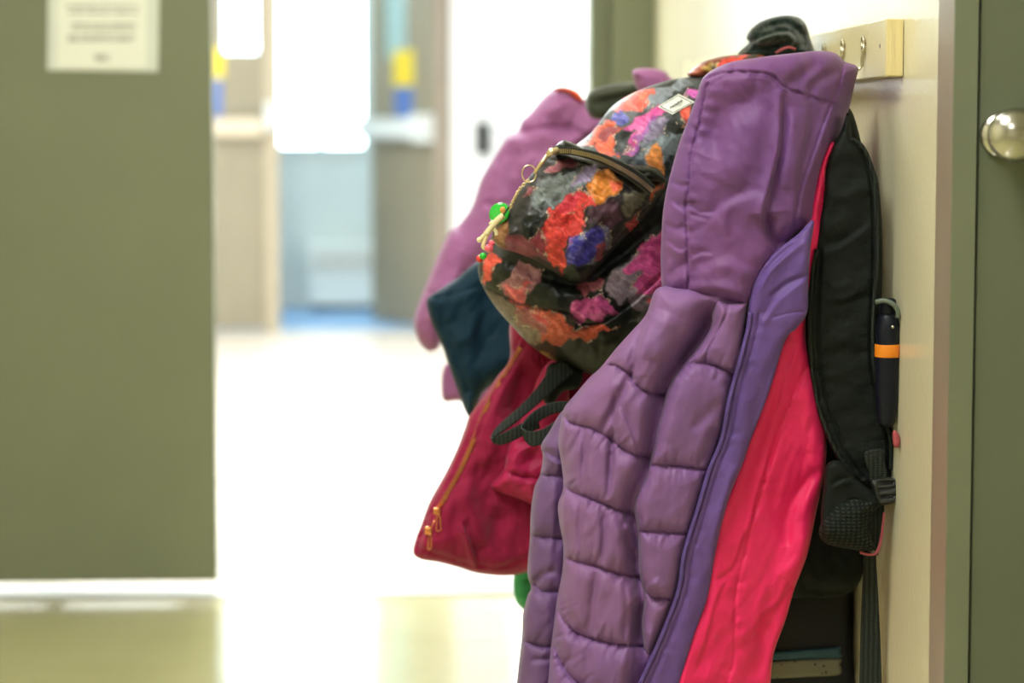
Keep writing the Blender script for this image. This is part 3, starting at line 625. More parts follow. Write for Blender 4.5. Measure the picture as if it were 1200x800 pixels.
# pink lining
ln_out = [(978, 166), (976, 176), (968, 200), (969, 236), (963, 275), (955, 319), (948, 345), (946, 362), (945, 400), (959, 447), (967, 492), (968.5, 530), (965, 560), (957, 598), (946, 650), (931, 690), (921, 725), (907, 765), (903, 800), (898, 860), (775, 860), (792, 800), (810, 740), (825, 680), (835, 635), (850, 580), (872, 525), (893, 465), (912, 405), (925, 370), (935, 350), (940, 290), (948, 250), (958, 205), (970, 172)]
relief('lining', ln_out, D0 - .005, M['pink'], coat, base=lambda X, Y: .036 - .035 * np.clip((X - 880 + (Y - 400) * .2) / 90, 0, 1), T=.016, R=16, back=.03, sp=2.2,
       seams=[(Zc([(690, 60), (650, 150), (610, 260), (580, 360), (550, 480), (530, 560), (522, 640), (520, 740), (505, 800), (500, 900)]), 1.4, .003, .0015)],
       folds=[(Zc([(620, 200), (585, 330), (545, 470)]), 5, .004, 's'), (Zc([(720, 300), (670, 350), (645, 410), (640, 480)]), 8, -.006, 'g'), (Zc([(700, 430), (670, 500), (640, 560)]), 12, .005, 'g'), (Zc([(640, 130), (600, 230), (590, 300)]), 8, -.003, 'g'), (Zc([(650, 560), (620, 620), (590, 640), (560, 700)]), 8, .006, 's'),
              (Zc([(600, 640), (590, 700), (575, 790)]), 9, -.006, 'g'), (Zc([(680, 100), (700, 180), (705, 260)]), 12, .004, 'g'), (Zc([(545, 440), (520, 520), (470, 560)]), 6, .003, 's'),
              (Zc([(500, 560), (475, 620), (455, 700), (425, 780)]), 5, .003, 's'), ([(966, 205), (958, 250), (962, 270)], 4, .004, 's'), ([(962, 240), (950, 300), (948, 340)], 3, -.003, 'g'), ([(935, 400), (920, 440), (905, 500)], 6, -.003, 's')],
       noise=[(30, 70, 18, .0035, 61), (12, 26, 30, .0009, 62)])

# ================================================================== floral backpack
PC = {}
def polys():
    A = lambda p: Z(550, 160, 4.704, p); B = lambda p: Z(540, 50, 4, p); C = lambda p: Z(480, 220, 3.478, p)
    blk = (16, 23, 20)
    body = [
        (B([(540, 560), (700, 300), (1100, 150), (1200, 300), (1100, 800), (500, 800)]), (64, 70, 72)),
        (B([(840, 300), (900, 210), (1010, 168), (1090, 170), (1060, 215), (1000, 250), (940, 300), (900, 310)]), (122, 130, 140)),
        (B([(860, 200), (905, 190), (985, 165), (1010, 172), (960, 205), (905, 215)]), blk), (B([(935, 265), (990, 225), (1080, 190), (1110, 205), (1010, 270), (950, 290)]), blk),
        (B([(830, 560), (850, 480), (960, 430), (1050, 400), (1060, 480), (1010, 560), (980, 650), (930, 600)]), (112, 124, 132)),
        (B([(860, 420), (930, 350), (1000, 350), (960, 430), (860, 490)]), (126, 116, 146)),
        (B([(715, 310), (760, 250), (820, 220), (912, 205), (925, 235), (860, 290), (790, 325), (740, 318)]), (226, 84, 66)),
        (B([(830, 250), (880, 225), (890, 245), (840, 285)]), (236, 120, 80)),
        (B([(820, 320), (930, 290), (935, 300), (850, 340), (800, 350)]), (60, 66, 70)),
        (B([(755, 415), (800, 350), (850, 318), (935, 288), (955, 330), (890, 400), (850, 470), (812, 530), (738, 520), (800, 462), (812, 430)]), (206, 76, 150)),
        (B([(770, 505), (830, 450), (915, 340), (940, 340), (880, 440), (812, 532)]), (150, 84, 164)),
        (B([(560, 490), (600, 430), (640, 390), (700, 340), (725, 385), (765, 400), (735, 470), (745, 535), (650, 540), (600, 500)]), (226, 92, 58)),
        (B([(680, 385), (760, 395), (735, 460), (690, 470), (650, 440)]), (150, 78, 90)), (B([(590, 480), (620, 455), (632, 480), (600, 500)]), (60, 40, 42)),
        (B([(705, 340), (728, 312), (760, 305), (782, 325), (772, 365), (735, 385), (708, 368)]), (84, 84, 176)),
        (B([(732, 480), (765, 425), (808, 420), (812, 440), (780, 470), (740, 495)]), blk),
        (B([(965, 400), (985, 365), (1045, 355), (1055, 395), (1010, 430), (970, 425)]), blk), (B([(950, 600), (985, 540), (1010, 520), (1000, 600), (970, 650)]), blk),
        (B([(780, 560), (840, 490), (880, 520), (850, 570)]), (70, 80, 92)),
        (B([(1025, 240), (1070, 215), (1135, 212), (1110, 270), (1060, 265)]), (192, 84, 172)), (B([(1022, 375), (1040, 320), (1090, 295), (1070, 380)]), (222, 84, 64)),
        (B([(860, 560), (880, 505), (930, 472), (958, 540), (965, 620), (900, 600)]), (232, 146, 66)),
        # lower body
        (C([(270, 300), (1110, 0), (1110, 800), (600, 800), (280, 420)]), (22, 26, 22)),
        (C([(285, 365), (290, 310), (345, 245), (378, 285), (345, 350), (312, 392)]), (216, 76, 58)),
        (C([(322, 392), (345, 345), (378, 290), (440, 300), (400, 335), (372, 405)]), blk),
        (C([(372, 405), (400, 340), (440, 305), (545, 345), (505, 400), (460, 475), (400, 450)]), (160, 108, 120)),
        (C([(385, 410), (440, 395), (490, 370), (465, 470), (400, 445)]), (206, 88, 96)),
        (C([(480, 470), (505, 385), (560, 350), (700, 395), (665, 495), (600, 505)]), blk),
        (C([(780, 400), (870, 310), (960, 220), (1000, 330), (1030, 440), (960, 500), (850, 470)]), (136, 122, 132)),
        (C([(870, 330), (985, 178), (1060, 170), (1060, 430), (920, 442), (900, 390), (930, 350)]), (204, 72, 142)),
        (C([(688, 420), (700, 390), (760, 358), (790, 372), (730, 430), (705, 475)]), (150, 78, 92)), (C([(655, 520), (665, 490), (720, 460), (780, 425), (850, 500), (800, 525), (775, 558), (730, 525), (680, 555)]), (200, 82, 146)),
        (C([(700, 380), (760, 300), (900, 180), (900, 260), (780, 360)]), blk),
        (C([(840, 540), (860, 470), (900, 440), (925, 500), (880, 560)]), blk), (C([(900, 560), (930, 480), (1000, 470), (960, 560)]), (110, 112, 116)), (C([(960, 500), (1020, 420), (1030, 470), (980, 520)]), (200, 70, 70)),
        (C([(400, 450), (480, 478), (640, 512), (665, 570), (780, 565), (880, 560), (760, 612), (660, 620), (620, 640), (540, 625), (480, 560)]), (192, 84, 60)),
        (C([(270, 380), (300, 395), (400, 455), (500, 560), (560, 620), (470, 625), (360, 550)]), (112, 98, 88)), (C([(420, 470), (520, 495), (560, 600), (520, 600), (440, 560)]), (146, 84, 88)),
        (C([(500, 500), (560, 520), (570, 560), (530, 560)]), (196, 70, 80)), (C([(455, 610), (640, 645), (780, 615), (880, 590), (900, 660), (720, 770), (560, 720)]), (24, 26, 15)),
        (C([(440, 610), (520, 660), (600, 700), (620, 720), (540, 700), (460, 640)]), (140, 110, 60)), (C([(630, 540), (670, 500), (700, 540), (640, 565)]), (60, 50, 40)),
    ]
    pocket = [
        (A([(0, 0), (1200, 0), (1200, 800), (0, 800)]), (52, 50, 50)),
        (A([(330, 385), (370, 280), (470, 205), (640, 150), (705, 165), (650, 285), (500, 352), (430, 440), (350, 410)]), (124, 134, 136)),
        (A([(560, 285), (610, 170), (705, 145), (700, 200), (655, 262)]), (164, 148, 190)), (A([(405, 200), (470, 112), (570, 118), (596, 165), (500, 172), (440, 220)]), (150, 82, 94)),
        (A([(300, 340), (340, 290), (390, 280), (350, 350)]), (150, 80, 92)),
        (A([(280, 480), (340, 400), (440, 355), (445, 420), (385, 500), (345, 610), (305, 600)]), blk), (A([(475, 215), (530, 168), (592, 180), (560, 205), (510, 226)]), blk),
        (A([(210, 440), (260, 360), (270, 420), (230, 560)]), (44, 44, 42)), (A([(120, 560), (140, 470), (210, 410), (215, 620), (170, 600)]), (146, 98, 56)),
        (A([(190, 520), (260, 540), (380, 600), (450, 700), (400, 700), (280, 660), (200, 620)]), (134, 62, 80)), (A([(335, 600), (385, 500), (440, 560), (440, 690)]), (160, 64, 84)),
        (A([(395, 520), (440, 430), (490, 360), (622, 284), (700, 320), (705, 385), (640, 392), (622, 490), (550, 560), (512, 620), (532, 680), (505, 760), (440, 700), (390, 600)]), (228, 70, 62)),
        (A([(500, 350), (560, 310), (622, 284), (640, 330), (560, 420), (480, 410)]), (216, 60, 78)),
        (A([(640, 300), (680, 210), (700, 165), (800, 195), (858, 270), (850, 318), (770, 350), (700, 375), (665, 330)]), (234, 144, 58)), (A([(780, 240), (850, 262), (842, 312), (760, 322)]), (228, 98, 66)),
        (A([(640, 470), (650, 405), (740, 350), (805, 345), (835, 450), (770, 560), (740, 470)]), (88, 62, 74)),
        (A([(600, 725), (700, 640), (735, 480), (795, 490), (790, 590), (700, 690), (620, 730)]), (118, 120, 142)),
        (A([(516, 640), (560, 560), (622, 488), (742, 468), (765, 540), (715, 640), (640, 702), (540, 712)]), (66, 62, 156)), (A([(590, 545), (622, 512), (640, 550), (612, 590)]), (150, 172, 216)),
        (A([(520, 640), (560, 550), (600, 510), (560, 600)]), (170, 100, 180)),
        (A([(690, 690), (695, 610), (752, 565), (756, 640)]), (142, 52, 68)), (A([(850, 570), (850, 470), (945, 412), (935, 520)]), (186, 62, 64)), (A([(820, 400), (850, 325), (965, 295), (960, 370), (870, 440)]), (118, 114, 96)),
        (A([(1000, 245), (1035, 205), (1095, 245), (1070, 300), (1010, 275)]), (206, 62, 62)), (A([(968, 320), (1005, 272), (1060, 295), (1000, 372)]), (230, 110, 56)),
        (A([(830, 330), (895, 305), (850, 370), (830, 400)]), blk), (A([(500, 770), (540, 715), (640, 705), (720, 690), (650, 790), (560, 830)]), blk),
    ]
    return body, pocket
BODY_P, POCK_P = polys()
def painter(pl, base, seed):
    def f(vs):
        wx = vs[:, 0] + 5 * fbm(vs[:, 0] / 16, vs[:, 1] / 16, seed) + 1.0 * fbm(vs[:, 0] / 4, vs[:, 1] / 4, seed + 9)
        wy = vs[:, 1] + 5 * fbm(vs[:, 0] / 16, vs[:, 1] / 16, seed + 20) + 1.0 * fbm(vs[:, 0] / 4, vs[:, 1] / 4, seed + 29)
        w = np.stack([wx, wy], 1); col = np.tile(np.array(lin(base)), (len(vs), 1)); k = 0
        rim = fbm(vs[:, 0] / 11, vs[:, 1] / 11, seed + 40)
        for poly, c in pl:
            k += 1; m_ = inside(w, poly); D, _, _, _ = pdist(w, poly, True)
            br = fbm((w[:, 0] * .6 - w[:, 1]) / 3.2, (w[:, 0] + w[:, 1] * .6) / 12, seed + k); cc = np.array(lin(c))
            a = np.clip(D / (1.6 + 5.0 * np.clip(rim + .25 * br, 0, 1)), 0, 1) * m_; a = a * (0.86 + 0.14 * np.clip(br + .5, 0, 1)); shade = (1 + 0.26 * br)[:, None]; lf = ((.12 if max(c) > 140 else .01) * np.clip(br, 0, 1))[:, None]; cc = cc * (1 - lf) + lf * .55
            col = col * (1 - a[:, None]) + np.clip(cc * shade, 0, 1) * a[:, None]
            if max(c) > 140 and k > 2:
                e = (m_ * np.clip(1 - D / 2.2, 0, 1) * np.clip((rim - .25) * 4, 0, 1) * .75)[:, None]; col = col * (1 - e) + np.array(lin((214, 196, 170))) * e
        g = fbm(vs[:, 0] / 5, vs[:, 1] / 5, seed + 70)
        col *= (1 + .12 * g)[:, None]
        return np.clip(col, 0, 1)
    return f
DB = 2.99
bag = thing('backpack', P(720, 440, DB), 'floral painterly print backpack with a zipped front pocket, behind the purple coat', 'backpack')
body_out = [(692, 156), (716, 126), (744, 108), (780, 95), (812, 90), (835, 92), (850, 110), (852, 200), (840, 300), (800, 380), (752, 422), (716, 440), (690, 438), (656, 426), (626, 408), (600, 382), (578, 356), (563, 330), (560, 310), (566, 298), (580, 270), (600, 235), (630, 200), (660, 180)]
mc = relief('main_compartment', body_out, DB, M['floral'], bag, base=lambda X, Y: .03 * np.clip((800 - X) / 150, -1, 1), T=.115, R=105, back=.07, sp=1.6, color=painter(BODY_P, (60, 64, 66), 3), hd=6,
       seams=[(Z(480, 220, 3.478, [(272, 380), (300, 400), (380, 440), (460, 478), (560, 500), (640, 510), (740, 560), (860, 500), (980, 400), (1080, 300)]), 2.2, .006, .002)],
       folds=[(Z(480, 220, 3.478, [(350, 260), (440, 310), (540, 350), (620, 380), (690, 395), (760, 350), (900, 240), (1040, 110)]), 9, -.014, 'g'),
              (Z(480, 220, 3.478, [(480, 440), (600, 450), (700, 420)]), 8, .005, 'g'), ([(700, 200), (740, 160), (790, 130)], 18, .004, 's')], noise=[(30, 30, 0, .003, 71), (9, 14, 30, .0008, 72)])
pk_out = Z(550, 160, 4.704, [(440, 95), (500, 75), (620, 110), (760, 130), (900, 170), (1010, 215), (1090, 245), (1060, 330), (980, 440), (860, 560), (740, 690), (640, 800), (560, 810), (500, 770), (380, 690), (260, 640), (170, 615), (125, 560), (150, 480), (250, 330), (340, 210)])
relief('front_pocket', pk_out, 2.872, M['floral'], bag, base=lambda X, Y: .02 * np.clip((720 - X) / 100, -1, 1), T=.055, R=42, back=.05, sp=1.45, color=painter(POCK_P, (50, 50, 50), 15), hd=5,
       seams=[(Z(550, 160, 4.704, [(450, 130), (600, 140), (760, 210), (880, 290), (960, 360), (1000, 400)]), 1.5, .003, .001), (Z(550, 160, 4.704, [(1000, 370), (900, 460), (800, 580), (700, 680), (640, 770)]), 1.3, .003, .001)],
       folds=[(Z(550, 160, 4.704, [(150, 600), (300, 640), (440, 720), (560, 790)]), 5, -.006, 'g'), (Z(550, 160, 4.704, [(420, 330), (500, 420), (560, 560)]), 14, .004, 's'), (Z(550, 160, 4.704, [(760, 420), (680, 560), (560, 700)]), 14, .004, 's')],
       noise=[(20, 20, 0, .0025, 75), (8, 12, 40, .0009, 76)])
# zip band, cover flap and brass teeth over the pocket's mouth
def zd(x): return 2.872 - .052 - .02 * max(-1, min(1, (720 - x) / 100))
za = [(655, 181), (672, 182), (700, 190), (726, 204), (744, 216), (761, 228)]
zbb = [(647, 172), (668, 172), (700, 178), (730, 190), (752, 203), (768, 218)]
strip('zip_band', [(x, y, zd(x) - .004) for x, y in za], [(x, y, zd(x) - .004) for x, y in zbb], .004, M['oliveband'], bag)
fl = Z(550, 160, 4.704, [(455, 80), (480, 45), (520, 20), (560, 30), (640, 70), (740, 115), (860, 150), (1010, 165), (1060, 200), (1090, 245), (1060, 255), (1000, 250), (960, 262), (880, 215), (780, 150), (700, 112), (600, 90), (500, 82)])
relief('zip_flap', fl, 2.842, M['oliveband'], bag, base=lambda X, Y: .02 * np.clip((720 - X) / 100, -1, 1) + .012, T=.012, R=7, back=.03, sp=1.7, noise=[(14, 8, 25, .002, 77)], seams=[(Z(550, 160, 4.704, [(480, 60), (600, 80), (720, 118), (820, 160), (900, 215), (970, 255)]), 1.2, .002)])
zc = [((a[0] + b[0]) / 2, (a[1] + b[1]) / 2) for a, b in zip(za, zbb)]
cl = cr([(x, y + .5, zd(x) - .010) for x, y in zc], False, 1.9)
bm = bmesh.new()
for i, (x, y, dd) in enumerate(cl):
    p = P(x, y, dd); tgt = P(*cl[min(i + 1, len(cl) - 1)]) - P(*cl[max(i - 1, 0)]); tgt.normalize(); sd_ = tgt.cross(Vector((0, -1, 0))).normalized()
    r = bmesh.ops.create_cube(bm, size=1.0)
    for v in r['verts']: v.co = p + tgt * v.co.x * .0010 + sd_ * v.co.z * .0052 + Vector((0, 1, 0)) * v.co.y * .0018
tag(bm_obj('zip_teeth', bm, M['brass'], bag), kind='stuff')
pp = P(650, 177, zd(650) - .012)
bm = bmesh.new(); tubem(bm, [P(654, 176, zd(650) - .012), P(646, 178, zd(650) - .014), P(641, 182, zd(650) - .014)], [.004, .0045, .003], 10); tubem(bm, [P(643, 180, zd(650) - .015), P(634, 192, zd(650) - .015), P(626, 203, zd(650) - .014)], [.0022, .0025, .0018], 8)
bm_obj('zip_pull', bm, M['brass'], bag, True)
# woven label
lb = Z(540, 50, 4, [(922, 300), (1020, 240), (1096, 278), (992, 336)])
cx_, cy_ = sum(p[0] for p in lb) / 4, sum(p[1] for p in lb) / 4
def lay(name, rings, off, th, m_, parent, fill=True):
    bm = bmesh.new(); R_ = []
    for pts in rings:
        R_.append([bm.verts.new(P(x, y, (surf(mc, x, y) or 2.9) - off)) for x, y in pts])
    for A_, B_ in zip(R_, R_[1:]):
        n = len(A_)
        for i in range(n): bm.faces.new((A_[i], A_[(i + 1) % n], B_[(i + 1) % n], B_[i]))
    if fill: bm.faces.new(R_[-1])
    ret = bmesh.ops.extrude_face_region(bm, geom=list(bm.faces)); vs_ = [g_ for g_ in ret['geom'] if isinstance(g_, bmesh.types.BMVert)]
    bmesh.ops.translate(bm, verts=vs_, vec=(0, -th, 0)); return bm_obj(name, bm, m_, parent)
def ringp(f):
    out = []
    for i in range(4):
        (xa, ya), (xb, yb) = lb[i], lb[(i + 1) % 4]
        for k in range(6): t = k / 6; out.append((cx_ + (xa + (xb - xa) * t - cx_) * f, cy_ + (ya + (yb - ya) * t - cy_) * f))
    return out
lab = lay('label', [ringp(1), ringp(.7), ringp(.4), ringp(.1)], .0005, .0012, M['tag'], bag)
lay('label_border', [ringp(.88), ringp(.81)], .0018, .0003, M['tagink'], lab, False)
fc = bpy.data.curves.new('label_lettering', 'FONT'); fc.body = 'Herschel'; fc.size = .0056; fc.align_x = 'CENTER'; fc.align_y = 'CENTER'; fc.shear = .4; fc.extrude = .0002; fc.offset = .0001
fo = bpy.data.objects.new('label_lettering', fc); COL.objects.link(fo); fc.materials.append(M['tagink'])
q4 = [P(x, y, surf(mc, x, y) or 2.9) for x, y in ringp(.8)[::6]]
ux = (q4[1] - q4[0]).normalized(); nn_ = (q4[1] - q4[0]).cross(q4[3] - q4[0]).normalized(); nn_ = -nn_ if nn_.y > 0 else nn_; uy = nn_.cross(ux).normalized()
mt = Matrix((ux, uy, nn_)).transposed().to_4x4(); mt.translation = P(cx_, cy_, (surf(mc, cx_, cy_) or 2.9) - .0045)
dg = bpy.context.evaluated_depsgraph_get(); me = bpy.data.meshes.new_from_object(fo.evaluated_get(dg)); me.transform(mt)
bpy.data.objects.remove(fo); link('label_lettering', me, None, lab, False)
# loose adjuster straps under the bag
Zs = lambda p, d: [(480 + x / 4.445, 380 + y / 4.445, dd) for (x, y), dd in zip(p, d)]
strip('adjuster_strap', Zs([(800, 190), (740, 225), (650, 345), (560, 440), (470, 520), (428, 572), (424, 590), (445, 585), (520, 548), (600, 505), (660, 470)], [2.93, 2.93, 2.92, 2.91, 2.90, 2.893, 2.885, 2.876, 2.87, 2.87, 2.87]),
      Zs([(860, 250), (800, 300), (720, 370), (640, 440), (560, 505), (490, 555), (430, 600), (465, 628), (540, 606), (600, 575), (680, 540)], [2.93, 2.93, 2.92, 2.91, 2.90, 2.893, 2.885, 2.876, 2.87, 2.87, 2.87]), .0016, M['blackg'], bag)
strip('adjuster_strap', Zs([(860, 395), (820, 398), (750, 405), (680, 432), (620, 475), (588, 518), (584, 538), (610, 552), (650, 556), (700, 540), (760, 500), (810, 455), (850, 400)], [2.86, 2.86, 2.86, 2.86, 2.855, 2.85, 2.843, 2.836, 2.83, 2.826, 2.825, 2.825, 2.825]),
      Zs([(860, 455), (825, 458), (760, 462), (700, 490), (640, 530), (603, 565), (596, 588), (612, 615), (637, 636), (690, 624), (750, 590), (800, 540), (850, 480)], [2.86, 2.86, 2.86, 2.86, 2.855, 2.85, 2.843, 2.836, 2.83, 2.826, 2.825, 2.825, 2.825]), .0016, M['blackg'], bag)
relief('strap_anchor', Z(480, 380, 4.445, [(720, 215), (800, 200), (900, 240), (880, 330), (800, 350), (740, 420), (700, 400), (700, 340)]), 2.95, M['black'], bag, T=.01, R=8, back=.01, sp=2.4)

# keychain on the pocket zip
kd = 2.80
kc_ = thing('keychain', P(620, 205, kd), 'keychain with ring, green disc, cream figures and beads on the floral backpack', 'keychain')
tube('split_ring', [P(620 + 8.3 * math.cos(a), 203.5 + 10 * math.sin(a), kd - .001 * math.sin(a)) for a in [k * math.pi / 14 for k in range(28)]], .0009, M['brass'], kc_, 8, True)
bm = bmesh.new()
cpts = cr([(618, 212, kd), (611, 219, kd), (606, 226, kd), (601, 236, kd), (597, 246, kd)], False, 3.0)
for i, (x, y, dd) in enumerate(cpts[:-1]):
    n = 8; c = P(x, y, dd); a = P(*cpts[i + 1]) - c; a.normalize(); b = (Vector((0, 1, 0)) if i % 2 else a.cross(Vector((0, 1, 0))))
    tubem(bm, [c + a * .0028 * math.cos(k * 2 * math.pi / n) + b * .0015 * math.sin(k * 2 * math.pi / n) for k in range(n)], .0006, 6, True)
bm_obj('chain', bm, M['brass'], kc_, True)
tube('cord', pxline([(614, 214), (606, 226), (598, 240), (590, 252)], kd + .004), .001, M['rubber'], kc_, 6)
gd = P(587, 251, kd + .03); gdc = lathe('green_disc', [(0, .004), (.001, .012), (.004, .0135), (.007, .012), (.0085, .0075), (.009, .002)], gd, (-.45, -.75, .3), M['gcharm'], kc_, 32)
def bone(pts, r, name, m_): return tube(name, pxline(pts, kd, 2), r, m_, kc_, 10)
bone([(590, 252), (583, 258), (577, 265), (573, 270), (569, 275)], .0036, 'figure_body', M['cream'])
bone([(584, 260), (578, 260), (574, 263)], .0023, 'figure_arm', M['cream']); bone([(577, 266), (581, 271), (582, 276)], .0023, 'figure_arm', M['cream'])
bone([(571, 273), (566, 277), (563, 281)], .0026, 'figure_leg', M['cream']); bone([(571, 274), (568, 282), (566, 289), (569, 291)], .0026, 'figure_leg', M['cream'])
ball('figure_head', P(562, 281, kd), .0034, M['cream'], kc_); ball('figure_head', P(589, 246, kd - .012), .0032, mat('tan_charm', (214, 150, 70), .4), kc_, (1, .8, 1.2))
ball('pink_bead', P(573, 291, kd - .003), .0052, M['pinkbead'], kc_, (1, 1, .9)); ball('pink_bead', P(576, 285, kd), .0038, M['pinkbead'], kc_)
ball('green_bead', P(566, 300, kd - .004), .0042, M['greenbead'], kc_); ball('red_bead', P(562.5, 303, kd), .0046, M['redbead'], kc_)

# ================================================================== crimson jacket
Zk = lambda p: Z(470, 400, 2.667, p)
DK = 3.10
cj = thing('jacket', P(620, 400, DK), 'crimson fleece-textured jacket with a gold zip hanging under the floral backpack', 'jacket')
cj_out = [(600, 372), (640, 330), (760, 230), (860, 140), (950, 100), (950, 200), (900, 330), (820, 400), (760, 500), (660, 560), (650, 640), (636, 664), (618, 670)] + Zk([(330, 732), (240, 724), (180, 706), (120, 690), (62, 680), (38, 660), (45, 620), (62, 575), (90, 500), (140, 410), (178, 330), (200, 270), (215, 230), (262, 165), (300, 110), (340, 50)])
zk = Zk([(392, -20), (372, 20), (300, 140), (262, 215), (225, 310), (185, 400), (135, 490), (110, 530)])
cjb = relief('body', cj_out, DK, M['crimson'], cj, base=lambda X, Y: .02 * np.clip((600 - X) / 80, -1, 1), T=.045, R=40, back=.04, sp=2.4,
       seams=[([(x + 3.5, y) for x, y in zk] + Zk([(95, 560), (80, 640), (70, 690)]), 2.0, .004, .001), ([(x - 5, y) for x, y in zk] + Zk([(75, 570), (50, 655)]), 2.5, .003, .002), (Zk([(40, 640), (110, 662), (190, 690), (240, 700), (320, 700), (400, 670)]), 2.5, .003, .002)],
       folds=[(Zk([(190, 560), (220, 640), (240, 710)]), 6, .012, 's'), (Zk([(330, 30), (300, 170), (280, 300), (300, 380)]), 20, .010, 'g'), (Zk([(400, 60), (380, 150), (350, 260)]), 14, -.016, 'g'), (Zk([(180, 440), (230, 560), (240, 640)]), 16, .009, 'g'),
              (Zk([(320, 520), (300, 600), (330, 680)]), 14, -.009, 'g'), (Zk([(250, 380), (270, 480), (260, 560)]), 12, -.004, 'g')],
       noise=[(26, 60, 15, .005, 81), (12, 20, 20, .0012, 82)])
sl2 = Zk([(470, 60), (520, 90), (520, 300), (470, 420), (425, 505), (370, 492), (284, 458), (300, 425), (322, 395), (330, 350), (350, 300), (400, 190), (430, 110)])
relief('sleeve', sl2, DK - .035, M['raspberry'], cj, base=lambda X, Y: .012 + 0 * X, T=.030, R=22, back=.02, sp=2.4, seams=[(Zk([(316, 400), (360, 415), (440, 432), (480, 440)]), 2.2, .006, .003)],
       folds=[(Zk([(330, 370), (380, 330), (440, 310)]), 7, .008, 's'), (Zk([(400, 200), (410, 300), (440, 400)]), 10, -.006, 'g'), (Zk([(330, 440), (335, 460)]), 5, -.004, 'g')], noise=[(26, 16, -25, .004, 84)])
def jd(x, y): return (surf(cjb, x, y) or DK - .05) - .004
zt3 = pxline([(x, y, jd(x, y) + .004) for x, y in zk], 0, 1.6)
bm = bmesh.new()
for i in range(1, len(zt3) - 1):
    p = zt3[i]; t = (zt3[i + 1] - zt3[i - 1]).normalized(); s_ = t.cross(Vector((0, 1, 0))); r = bmesh.ops.create_cube(bm, size=1.0)
    for v in r['verts']: v.co = p + t * v.co.x * .0012 + s_ * v.co.z * .0052 + Vector((0, 1, 0)) * v.co.y * .002
tag(bm_obj('zip_teeth', bm, M['rosegold'], cj), kind='stuff')
bm = bmesh.new(); sx_, sy_ = Zk([(112, 528)])[0]; q0 = P(sx_, sy_, jd(sx_, sy_) - .002)
bxm(bm, q0.x - .0045, q0.x + .0045, q0.y - .004, q0.y + .002, q0.z - .005, q0.z + .004, .0015)
tubem(bm, [q0 + Vector(v) for v in ((.001, -.005, -.003), (.004, -.005, -.008), (.005, -.005, -.024), (.001, -.005, -.026), (-.001, -.005, -.024), (0, -.005, -.008))], .0009, 6, True)
bm_obj('zip_slider', bm, M['rosegold'], cj, True)
bm = bmesh.new(); sx_, sy_ = Zk([(86, 590)])[0]; q0 = P(sx_, sy_, jd(sx_, sy_) - .002)
bxm(bm, q0.x - .005, q0.x + .005, q0.y - .004, q0.y + .002, q0.z - .005, q0.z + .005, .0018)
tubem(bm, [q0 + Vector(v) for v in ((.001, -.005, -.003), (.0035, -.005, -.008), (.003, -.005, -.022), (.001, -.005, -.024), (-.001, -.005, -.022), (0, -.005, -.008))], .0009, 6, True)
tubem(bm, [q0 + Vector(v) for v in ((.004, -.002, .004), (.008, -.002, .014))], .001, 6)
bm_obj('zip_slider', bm, M['rosegold'], cj, True)

# ================================================================== navy jacket
DN = 3.32
nj = thing('jacket', P(600, 320, DN), 'dark teal navy jacket sticking out left of the floral backpack', 'jacket')
nj_out = [(500, 352), (512, 341), (535, 326), (560, 306), (600, 290), (680, 230), (800, 150), (918, 104), (918, 180), (860, 300), (700, 400), (600, 440), (568, 458), (551, 489), (536, 456), (525, 425), (518, 405), (505, 375)]
relief('body', nj_out, DN, M['navy'], nj, T=.035, R=24, back=.03, sp=2.6, seams=[([(512, 350), (520, 380), (532, 410), (545, 445), (556, 470)], 2.2, .004, .003), ([(505, 350), (530, 345), (560, 335)], 2, .003), ([(540, 462), (556, 458), (566, 462)], 2, .004)],
       folds=[([(575, 330), (570, 380), (560, 430)], 14, -.010, 'g'), ([(550, 340), (552, 390), (556, 430)], 10, .006, 'g')], noise=[(20, 40, 20, .004, 91)])

# ================================================================== far purple jacket with orange lining
DF = 3.72
fj = thing('coat', P(690, 120, DF), 'out-of-focus orchid purple coat with orange trimmed hood, farthest along the rail', 'coat')
fj_out = [(652, 104), (668, 108), (690, 118), (720, 130), (760, 140), (830, 128), (862, 118), (866, 200), (840, 280), (760, 300), (640, 310), (570, 330), (530, 372), (515, 405), (506, 412), (497, 408), (489, 396), (485, 375), (493, 350), (510, 308), (526, 273), (538, 263), (553, 242), (564, 210), (578, 186), (594, 161), (607, 153), (612, 141), (624, 129), (638, 112)]
relief('body', fj_out, DF, M['far_p'], fj, T=.06, R=40, back=.05, sp=3, seams=[([(598, 158), (640, 150), (672, 152), (700, 170)], 4, .008), ([(548, 330), (520, 345), (500, 342)], 3, .006)],
       folds=[([(650, 130), (660, 150), (690, 145)], 12, -.012, 'g'), ([(605, 165), (600, 200), (612, 240)], 12, -.012, 'g'), ([(655, 180), (640, 200), (600, 270)], 14, .014, 's'), ([(565, 240), (580, 246), (600, 240)], 8, .010, 's'), ([(540, 290), (530, 330), (505, 380)], 12, .012, 'g'), ([(700, 150), (670, 175), (660, 200)], 12, .012, 's')], noise=[(30, 40, 30, .007, 101)])
relief('orange_trim', [(645, 106), (655, 102), (668, 103), (680, 110), (684, 122), (676, 118), (665, 109), (655, 107)], DF - .025, M['orange_t'], fj, T=.01, R=4, back=.01, sp=2.5)
relief('lower_hem', [(520, 430), (536, 415), (560, 380), (620, 322), (690, 290), (700, 350), (620, 430), (562, 480), (540, 470), (521, 470), (517, 455)], DF - .02, M['far_p'], fj, T=.02, R=10, back=.02, sp=3)
